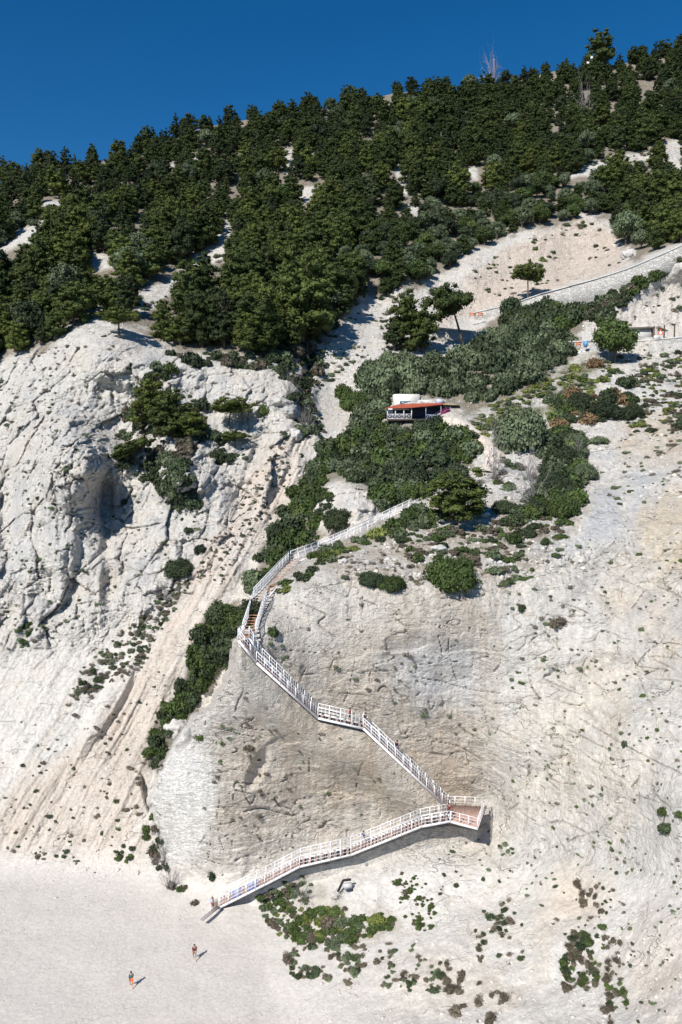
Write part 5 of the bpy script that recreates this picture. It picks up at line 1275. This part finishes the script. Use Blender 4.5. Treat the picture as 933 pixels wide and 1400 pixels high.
# ------------------------------------------------------------------ retaining walls and the roads
def wall_mat():
    M = N('grey_stone_masonry'); b = M.b; ge = M.add('ShaderNodeTexCoord')
    mp = M.add('ShaderNodeMapping'); M.ln(ge.outputs['Object'], mp.inputs[0]); mp.inputs['Scale'].default_value = (1, 1, 1.6)
    v = M.add('ShaderNodeTexVoronoi', i_Scale=1.5); M.ln(mp.outputs[0], v.inputs['Vector']); v2 = M.add('ShaderNodeTexVoronoi', feature='DISTANCE_TO_EDGE', i_Scale=1.5); M.ln(mp.outputs[0], v2.inputs['Vector'])
    sep = M.add('ShaderNodeSeparateColor'); M.ln(v.outputs['Color'], sep.inputs[0])
    c = M.mix(sep.outputs[0], (.36, .35, .33), (.56, .54, .50)); c = M.mix(M.ramp(v2.outputs[0], [(0, 1), (.05, 0)]), c, (.27, .25, .22)); M.ln(c, b.inputs['Base Color']); b.inputs['Roughness'].default_value = .95
    bp = M.add('ShaderNodeBump', i_Strength=.7, i_Distance=.15); M.ln(M.ramp(v2.outputs[0], [(0, 0), (.12, 1)]), bp.inputs['Height']); M.ln(bp.outputs[0], b.inputs['Normal']); return M.m
MAS = wall_mat(); CAP = simple('pale_concrete', (.56, .55, .53), .85, var=.08, scale=1.5); ASPH = simple('asphalt', (.22, .22, .22), .9, var=.12, scale=1.)
def retaining(rows, label, thick=.9, name='retaining_wall'):
    """rows: (px, py top, py foot, Y)"""
    R = root(name, W(rows[0][0], rows[0][2], rows[0][3]), label, 'wall'); o0 = np.array(R.location)
    T = [W(a, b, Y) for a, b, c, Y in rows]; Bt = [W(a, c, Y) for a, b, c, Y in rows]
    for t, f in zip(T, Bt): f[:2] = t[:2]+np.array((0, -.25)); f[2] -= 1.5
    V = []; F = []
    for t, f in zip(T, Bt): V += [f-o0, t-o0, t+(0, thick, 0)-o0, f+(0, thick+1, 0)-o0]
    for k in range(len(T)-1):
        for j in range(4): F.append((k*4+j, (k+1)*4+j, (k+1)*4+(j+1) % 4, k*4+(j+1) % 4))
    F += [(0, 1, 2, 3), tuple((len(T)-1)*4+j for j in (3, 2, 1, 0))]
    M = MA(); M.add(V, F, 4); part('masonry', M, MAS, R)
    M = MA()
    for k in range(len(T)-1): bar(M, T[k]-o0+(0, thick/2-.05, .14), T[k+1]-o0+(0, thick/2-.05, .14), thick+.1, .28)
    part('coping', M, CAP, R); return R, T
RW = [(650, 428, 436, 221), (672, 423, 434, 219), (700, 417, 433, 216.5), (740, 403, 425, 212), (780, 392, 420, 206), (820, 381, 408, 201), (860, 368, 396, 198), (900, 351, 374, 196), (940, 333, 352, 195), (1000, 306, 322, 194)]
Rw, Tw = retaining(RW, 'long grey stone retaining wall climbing right under the road to the edge of the picture')
RW2 = [(556, 444, 460, 206), (600, 449, 462, 205), (640, 453, 472, 204), (672, 456, 480, 203), (700, 462, 485, 202)]
retaining(RW2, 'shorter stone wall behind the flat-topped leaning pine')
def road(T, w, name, dz=.12, d0=.9):
    V = []; F = []
    for t in T: V += [t+(0, d0, dz), t+(0, d0+w, dz+.3), t+(0, d0+w, dz-3)]
    for k in range(len(T)-1):
        for j in range(2): F.append((k*3+j, (k+1)*3+j, (k+1)*3+j+1, k*3+j+1))
    M = MA(); M.add(V, F, 4); tag(link(name, to_mesh(name, M.arr(), [ASPH])), kind='structure')
road(Tw, 4.5, 'road', -.05)
# roadside turn at the right: white kiosk, kerb wall, posts, sign, lamp
yk = 184.5
kz = W(870, 466, yk)
Mx = MA(); pr_ = [W(780, 470, yk), W(820, 469, yk), W(870, 468, yk), W(905, 464, yk), W(945, 459, yk)]
RW3 = [(776, 468, 470, 184.2), (820, 467, 470, 184.2), (870, 467.5, 470, 184.), (905, 464.5, 467, 183.8), (950, 460, 463, 183.5), (1010, 455, 458, 183.5)]
R3, T3 = retaining(RW3, 'low pale kerb wall along the lower road at the right', .4, 'kerb_wall')
road(T3, 5., 'lower_road', .02, .4)
k0 = W(866, 467.5, 186.); R = root('roadside_building', k0, 'long low white roadside building with a dark flat roof', 'building')
M = MA(); box(M, (0, 1.4, 1.3), (8.2, 2.6, 3.0), 0.); part('wall', M, CREAMW, R)
M = MA(); box(M, (-.1, 1.3, 3.05), (8.9, 3.4, .55), 0.); part('roof', M, simple('grey_brown_roof', (.16, .145, .125), .8), R)
M = MA(); box(M, (-2.2, -.02, 1.8), (1.9, .12, .5)); part('window', M, GLASS, R)
M = MA(); box(M, (4.4, .6, 1.6), (.35, .6, 3.4)); part('post', M, simple('brown_wood_post', (.12, .07, .05), .8), R)
PW = simple('dark_wooden_pole', (.10, .065, .05), .85)
for px_, py_, h, lb in [(813, 463, 2.3, 'left of the bright green leafy tree'), (826, 462, 2.4, 'just left of the bright green leafy tree'), (908, 465, 3.3, 'right of the warning sign'), (922, 464, 3.4, 'nearest the right edge'), (894, 466, 3.2, 'touching the end of the roadside building')]:
    p = W(px_, py_, 184.6); M = MA(); tube(M, [(0, 0, -.6), (0, 0, h)], [.17, .15], 7); tube(M, [(0, 0, h), (0, 0, h+.12)], [.19, .03], 7); o = link('wooden_pole', to_mesh('wooden_pole', M.arr(), [PW])); o.location = p; tag(o, 'dark wooden fence pole beside the lower road, '+lb, 'pole', 'poles beside the lower road')
p = W(903, 465, 184.3); R = root('warning_sign', p, 'red and white triangular warning sign beside the lower road', 'sign')
M = MA(); bar(M, (0, 0, -.5), (0, 0, 1.5), .09); part('pole', M, CAP, R)
RS = simple('sign_red', (.62, .10, .04), .5); M = MA(); V = [(-.75, 0, 1.25), (.75, 0, 1.25), (0, 0, 2.6)]; V2 = [(a, .06, c) for a, b, c in V]; M.add(V+V2, [(0, 1, 2), (5, 4, 3)], 3); M.add(V+V2, [(0, 3, 4, 1), (1, 4, 5, 2), (2, 5, 3, 0)], 4); part('panel', M, RS, R)
M = MA(); V = [(-.4, -.02, 1.45), (.4, -.02, 1.45), (0, -.02, 2.15)]; V2 = [(a, -.004, c) for a, b, c in V]; M.add(V+V2, [(0, 1, 2), (5, 4, 3)], 3); part('symbol_field', M, WHITE, R)
M = MA(); box(M, (-.7, .3, .55), (1.5, .4, 1.)); part('base_block', M, CAP, R)
p = W(797.5, 466, 183.8); R = root('lamp_post', p, 'thin white post with a round red-banded head by the parking place', 'post')
M = MA(); tube(M, [(0, 0, -.5), (0, 0, 3.0)], [.07, .06], 6); part('pole', M, WHITE, R); M = MA(); v, f = ICO[1]; M.add(v*.28+(0, 0, 3.2), f, 3); part('head', M, WHITE, R); M = MA(); tube(M, [(0, 0, 2.2), (0, 0, 2.6)], [.1, .1], 6); part('red_band', M, RS, R)
# terrace with low wall, blue and white bins, orange barrier
R = root('parking_wall', W(783, 486, 182.), 'low pale masonry wall around the little parking place', 'wall'); M = MA(); a, b, c = (0, 0, 0), (6.6, .4, .2), (-.8, 4., .3)
bar(M, np.array(a)+(0, 0, .1), np.array(b)+(0, 0, .1), .5, 1.7); part('wall', M, CAP, R)
M = MA(); bar(M, np.array((-.4, 3.2, 1.2)), np.array((7.3, 3.6, 1.5)), .35, 2.2); part('back_wall', M, SANDP, R)
for px_, col, h, lb in [(801, (.12, .35, .62), 1.3, 'blue bin in front of the parking place wall'), (820.5, (.03, .12, .18), 1.5, 'dark teal bin left of the bright green leafy tree')]:
    p = W(px_, 474.5, 181.2); R = root('waste_bin', p, lb, 'bin'); M = MA(); V = [(-.3, -.3, 0), (.3, -.3, 0), (.3, .3, 0), (-.3, .3, 0), (-.38, -.38, h), (.38, -.38, h), (.38, .38, h), (-.38, .38, h)]
    M.add(V, [(3, 2, 1, 0), (4, 5, 6, 7), (0, 1, 5, 4), (1, 2, 6, 5), (2, 3, 7, 6), (3, 0, 4, 7)], 4); part('body', M, simple('bin_plastic', col, .5), R); M = MA(); box(M, (0, 0, h+.05), (.84, .84, .1)); part('lid', M, WHITE if px_ < 810 else STEEL, R)
for px_, w_, lb in [(791, .9, 'orange plastic barrier at the left end of the parking place'), (646.5, 1.6, 'orange plastic barrier at the start of the long retaining wall'), (657, 1.2, 'smaller reddish barrier right of the orange one by the long retaining wall')]:
    p = W(px_, 473.5 if px_ > 700 else 433, 181. if px_ > 700 else 216.)
    R = root('road_barrier', p, lb, 'barrier'); M = MA(); OR = simple('orange_plastic', (.62, .17, .06), .55); bar(M, (-w_/2, 0, .85), (w_/2, 0, .85), .1, .3); bar(M, (-w_/2, 0, .4), (w_/2, 0, .4), .1, .25); part('boards', M, OR, R)
    for s in (-1, 1): M = MA(); bar(M, (s*w_/2, 0, -.2), (s*w_/2, 0, 1.05), .1); part('leg', M, OR, R)
p = W(665, 452, 203); R = root('utility_pole', p, 'thin grey pole standing on the shorter stone wall', 'pole'); M = MA(); tube(M, [(0, 0, -.5), (0, 0, 5.)], [.1, .07], 6); part('pole', M, CAP, R); M = MA(); bar(M, (-.35, 0, 4.7), (.35, 0, 4.7), .08); part('crossarm', M, CAP, R)
# rubble mast on the skyline, white dots high right
p = ground_at(675, 113); R = root('radio_mast', p-np.array((0, 0, 1)), 'thin red and white lattice mast behind the skyline trees', 'mast'); M = MA()
H_ = 13.
for s, t in ((-1, -1), (1, -1), (0, 1)): bar(M, (s*.5, t*.4, 0), (s*.12, t*.1, H_), .09)
for k in range(9): z0 = k*H_/9; z1 = (k+1)*H_/9; f0 = 1-.76*z0/H_; f1 = 1-.76*z1/H_; bar(M, (-.5*f0, -.4*f0, z0), (.5*f1, -.4*f1, z1), .06); bar(M, (.5*f0, -.4*f0, z0), (0, .4*f1, z1), .06)
part('lattice', M, simple('faded_red_paint', (.45, .30, .28), .6), R); M = MA(); bar(M, (0, 0, H_), (0, 0, H_+1.6), .05); bar(M, (-.6, 0, H_-.6), (.6, 0, H_-.6), .05); part('antenna', M, WHITE, R)
for px_, py_, lb in [(801, 92, 'left one of three white beehive-like boxes high on the right hillside'), (804.5, 92, 'right one of the lower pair of white boxes high on the right hillside'), (806, 83, 'single white box above the pair high on the right hillside')]:
    p = ground_at(px_, max(py_, sky_at(px_)+2)); R = root('white_box', p+np.array((0, -3.5, 3.6 if py_ < 90 else 1.2)), lb, 'box'); M = MA(); box(M, (0, 0, 0), (1.1, 1.1, 1.1)); part('body', M, WHITE, R); M = MA(); box(M, (0, 0, .62), (1.25, 1.25, .12)); part('lid', M, WHITE, R); M = MA(); bar(M, (0, 0, -6), (0, 0, -.55), .15); part('stand', M, PALEW, R)

# boulders
def boulder(px, py, w, label, seed, sq=.7):
    rg = np.random.default_rng(seed); v, f = ICO[3]; P = ground_at(px, py); s = metres(w, P[1])/2
    n = perlin(v[:, 0]*1.3+seed, v[:, 1]*1.3, v[:, 2]*1.3)*.45+perlin(v[:, 0]*3+seed, v[:, 1]*3, v[:, 2]*3)*.18; fv_, fb_ = facets(v[:, 0]*1.6+seed*3, v[:, 1]*1.6, v[:, 2]*1.6, 3)
    v = v*(1+n[:, None]+fv_[:, None]*.3)*np.array((s, s*.8, s*sq)); M = MA(); M.add(v, f, 3); me = to_mesh('boulder', M.arr(), [BOULD]); o = link('boulder', me); o.location = P+np.array((0, -.1*s, s*sq*.35)); tag(o, label, 'boulder')
BOULD = simple('pale_boulder', (.50, .48, .45), .95, var=.2, scale=1.2, bump=1.)
for k, a in enumerate([(242, 1002, 30, 'grey boulder lying at the lower end of the gully scrub', 1.0), (470, 770, 14, 'pale rock on the crest below the grey-white ramp', .7), (600, 752, 20, 'grey rock slab above the largest round bush', .5), (662, 705, 16, 'pale rock right of the layered pine', .5), (860, 352, 18, 'pale block at the right end of the pinkish cut face', .8), (77, 1228, 4, 'small stone on the sand near the left slope', .8), (695, 660, 14, 'pale rock below the bare dead tree', .7), (404, 598, 18, 'pale crag block at the top of the pink rills', .9)]):
    boulder(a[0], a[1], a[2], a[3], 3+k, a[4])

# driftwood and ramp plank at the foot of the stairs
p = W(299, 1243, 90.8); M = MA(); bar(M, (0, 0, .35), (-1.6, -2.2, .02), .5, .08); o = link('ramp_plank', to_mesh('ramp_plank', M.arr(), [PALEW])); o.location = p; tag(o, 'grey plank ramp from the sand to the first step', 'plank')
p = ground_at(473, 1217); R = root('junk_pile', p+np.array((0, -.3, 0)), 'black and white broken sign frame leaning on the rock under the lower stairs', 'debris')
M = MA(); bar(M, (-.9, 0, 0), (-.3, .1, 1.3), .22); bar(M, (-.3, .1, 1.3), (.6, .1, 1.4), .2); part('frame', M, simple('black_rubber', (.02, .02, .025), .6), R); M = MA(); bar(M, (-.2, 0, .6), (.7, 0, .7), .3, .7); part('panel', M, simple('grey_panel', (.5, .5, .52), .6), R); M = MA(); bar(M, (.1, -.2, .25), (.8, -.2, .3), .2); part('slat', M, DARKIN, R)

# ------------------------------------------------------------------ people
SKIN = simple('skin', (.45, .26, .18), .6); HAIR = simple('dark_hair', (.03, .022, .016), .7)
def cloth(c): return simple('cloth', c, .85, var=.1, scale=8.)
def skinmesh(name, verts, edges, radii, rooti=0, sub=1):
    me = bpy.data.meshes.new(name); me.from_pydata([tuple(v) for v in verts], edges, []); o = bpy.data.objects.new(name, me); COL.objects.link(o)
    o.modifiers.new('s', 'SKIN'); sl_ = me.skin_vertices[0].data
    for k, r in enumerate(radii): sl_[k].radius = (r, r) if not isinstance(r, tuple) else r
    sl_[rooti].use_root = True
    ss = o.modifiers.new('u', 'SUBSURF'); ss.levels = sub; ss.render_levels = sub
    bpy.context.view_layer.update(); dg = bpy.context.evaluated_depsgraph_get(); m2 = bpy.data.meshes.new_from_object(o.evaluated_get(dg)); bpy.data.objects.remove(o); m2.name = name
    for p_ in m2.polygons: p_.use_smooth = True
    return m2
def person(loc, rz, shirt, short, label, pose='walk', hat=None, bag=None, long_=False):
    sw = {'walk': .26, 'stand': .04, 'climb': .2}[pose]; lift = .18 if pose == 'climb' else 0.
    hip = .92
    V = {'pel': (0, 0, .95), 'wst': (0, .01, 1.10), 'che': (0, .0, 1.32), 'nek': (0, .01, 1.47), 'hea': (0, -.02, 1.60), 'top': (0, -.01, 1.68)}
    E = [('pel', 'wst'), ('wst', 'che'), ('che', 'nek'), ('nek', 'hea'), ('hea', 'top')]
    Rr = {'pel': (.145, .11), 'wst': (.125, .095), 'che': (.155, .11), 'nek': .055, 'hea': (.088, .10), 'top': .07}
    for s, n in ((-1, 'l'), (1, 'r')):
        f = s*sw
        V['hp'+n] = (s*.095, 0, hip); V['kn'+n] = (s*.10, -f*.75-.03-(lift if s > 0 else 0), .50+(lift if s > 0 else 0)); V['an'+n] = (s*.10, -f*1.4+(.03 if s < 0 else 0)-(lift*.9 if s > 0 else 0), .09+(lift*1.0 if s > 0 else 0)); V['to'+n] = (s*.115, V['an'+n][1]-.17, V['an'+n][2]-.05)
        E += [('pel', 'hp'+n), ('hp'+n, 'kn'+n), ('kn'+n, 'an'+n), ('an'+n, 'to'+n)]; Rr.update({'hp'+n: .092, 'kn'+n: .058, 'an'+n: .04, 'to'+n: .032})
        V['sh'+n] = (s*.185, .0, 1.41); V['el'+n] = (s*.235, f*.45+.03, 1.14); V['wr'+n] = (s*.24, f*.8-.07, .90); V['pm'+n] = (s*.235, f*.85-.10, .83)
        E += [('che', 'sh'+n), ('sh'+n, 'el'+n), ('el'+n, 'wr'+n), ('wr'+n, 'pm'+n)]; Rr.update({'sh'+n: .058, 'el'+n: .042, 'wr'+n: .027, 'pm'+n: (.03, .036)})
        for q in range(4):
            a = V['pm'+n]; L = (.075, .085, .08, .062)[q]; k = 'f%d%s' % (q, n); V[k] = (a[0]-s*.004, a[1]-.030+q*.020, a[2]-L*.6); V[k+'b'] = (a[0]-s*.022, a[1]-.032+q*.021, a[2]-L); E += [('pm'+n, k), (k, k+'b')]; Rr.update({k: .009, k+'b': .007})
        V['th'+n] = (V['pm'+n][0]-s*.02, V['pm'+n][1]-.05, V['pm'+n][2]+.0); E.append(('wr'+n, 'th'+n)); Rr['th'+n] = .011
    V['nos'] = (0, -.135, 1.60); E.append(('hea', 'nos')); Rr['nos'] = .013
    for s in (-1, 1): V['ear%d' % s] = (s*.098, .0, 1.60); E.append(('hea', 'ear%d' % s)); Rr['ear%d' % s] = .018
    ks = list(V); me = skinmesh('person', [V[k] for k in ks], [(ks.index(a), ks.index(b)) for a, b in E], [Rr[k] for k in ks])
    me.materials.append(SKIN); o = bpy.data.objects.new('person', me); COL.objects.link(o); o.location = loc; o.rotation_euler = (0, 0, rz); tag(o, label, 'person')
    def wear(nm, keys, edges, grow, mat):
        m3 = skinmesh(nm, [V[k] if not callable(k) else k for k in keys], [(keys.index(a), keys.index(b)) for a, b in edges], [(Rr[k] if isinstance(Rr[k], tuple) else (Rr[k], Rr[k])) for k in keys] if False else [tuple(np.array(Rr[k] if isinstance(Rr[k], tuple) else (Rr[k], Rr[k]))+grow) for k in keys])
        m3.materials.append(mat); c = bpy.data.objects.new(nm, m3); COL.objects.link(c); c.parent = o
    wear('shirt', ['che', 'wst', 'pel', 'shl', 'shr', 'ell', 'elr'], [('pel', 'wst'), ('wst', 'che'), ('che', 'shl'), ('che', 'shr'), ('shl', 'ell'), ('shr', 'elr')], .016, cloth(shirt))
    kk = ['pel', 'hpl', 'hpr', 'knl', 'knr']; ee = [('pel', 'hpl'), ('pel', 'hpr'), ('hpl', 'knl'), ('hpr', 'knr')]
    if long_: kk += ['anl', 'anr']; ee += [('knl', 'anl'), ('knr', 'anr')]
    wear('trousers' if long_ else 'shorts', kk, ee, .022, cloth(short))
    v, f = ICO[2]; hv = v*np.array((.100, .112, .10)); hv = hv[:, :]+(0, .012, 1.645); M = MA(); keep = [t for t in f if hv[list(t), 2].mean() > 1.60 or hv[list(t), 1].mean() > .03]; M.add(hv, keep, 3); part('hair', M, HAIR, o, True)
    M = MA()
    for s in (-1, 1): M.add(v[:, :]*.011+(s*.034, -.115, 1.622), f, 3)
    part('eyes', M, HAIR, o, True)
    if hat: M = MA(); tube(M, [(0, 0, 1.68), (0, 0, 1.70)], [.17, .17], 14); tube(M, [(0, 0, 1.69), (0, 0, 1.78)], [.11, .085], 12); M.add(v*np.array((.085, .085, .03))+(0, 0, 1.78), f, 3); part('hat', M, cloth(hat), o)
    if bag: M = MA(); M.add(v*np.array((.15, .09, .22))+(0, .20, 1.25), f, 3); part('backpack', M, cloth(bag), o, True)
    return o
def on_sand(px, py):
    return ground_at(px, py)
person(on_sand(180, 1350), math.radians(200), (.05, .16, .18), (.75, .18, .06), 'walker on the sand in teal top and bright orange shorts', 'walk')
person(on_sand(266.5, 1312), math.radians(15), (.13, .02, .04), (.30, .22, .17), 'walker on the sand in a dark maroon shirt, nearest the cliff', 'walk', long_=False)
def on_run(nodes, k, t, w=.8, side=back): return lerp(nodes[k], nodes[k+1], t)+side*w
o_ = lambda p: tuple(p+np.array((0, 0, .03)))
person(tuple(W(291, 1245, 91.0)), math.radians(60), (.75, .76, .78), (.45, .12, .10), 'person in white top standing at the very foot of the stairs', 'stand', bag=(.16, .30, .60))
person(o_(on_run(low, 4, .98)), math.radians(100), (.20, .03, .05), (.05, .05, .07), 'person in dark red shirt where the walkway meets the corner platform', 'walk', long_=True)
person(o_(on_run(up_, 1, .30)), math.radians(250), (.62, .03, .04), (.06, .06, .12), 'person in a bright red shirt on the middle landing', 'stand')
person(o_(on_run(up_, 0, .97)+np.array((0, 0, .1))), math.radians(100), (.05, .05, .07), (.1, .1, .14), 'person in dark clothes at the top of the steep flight by the middle landing', 'stand', bag=(.05, .05, .06))
person(o_(on_run(up_, 0, .62)+np.array((0, 0, .1))), math.radians(100), (.03, .03, .08), (.25, .25, .3), 'person in dark navy top halfway down the steep flight', 'walk', bag=(.02, .02, .05))
person(o_(on_run(low, 3, .18)+np.array((0, 0, .1))), math.radians(-70), (.10, .14, .3), (.5, .5, .5), 'person in blue shirt in the middle of the lowest flight', 'walk')
for a, b, lb, bg_ in [(671, 628, 'upper of two people in white on the sandy path', (.08, .08, .1)), (667, 641, 'lower of two people on the sandy path, in white shirt and dark shorts', None)]:
    p = ground_at(a, b); person(tuple(p+np.array((0, -.5, .3))), math.radians(20), (.75, .75, .77), (.12, .12, .2) if bg_ is None else (.6, .6, .62), lb, 'walk', hat=(.7, .7, .7) if bg_ else None)
p = o_(lerp(n6b, n7b, .25)); person(p, math.radians(150), (.55, .12, .12), (.3, .3, .35), 'person in a red shirt on the upper wooden steps', 'climb')
# blue cloth banners tied inside the lowest flight
for k, (t0, t1) in enumerate([(.28, .48), (.62, .84)]):
    a = lerp(low[0], low[1], t0)+np.array((0, .05, 0)); b = lerp(low[0], low[1], t1)+np.array((0, .05, 0)); R = root('banner', a, ('left' if k == 0 else 'right')+' one of two blue sheets hung on the railing near the foot of the stairs', 'banner'); d = b-a
    M = MA()
    for j in range(2):
        z0 = .14+.5*j; M.add([(0, 0, z0), d+(0, 0, z0), d+(0, 0, z0+.36), (0, 0, z0+.36), (0, .012, z0), d+(0, .012, z0), d+(0, .012, z0+.36), (0, .012, z0+.36)], [(0, 1, 2, 3), (7, 6, 5, 4), (0, 4, 5, 1), (3, 2, 6, 7), (0, 3, 7, 4), (1, 5, 6, 2)], 4)
    part('sheet', M, cloth((.22, .30, .62)), R)
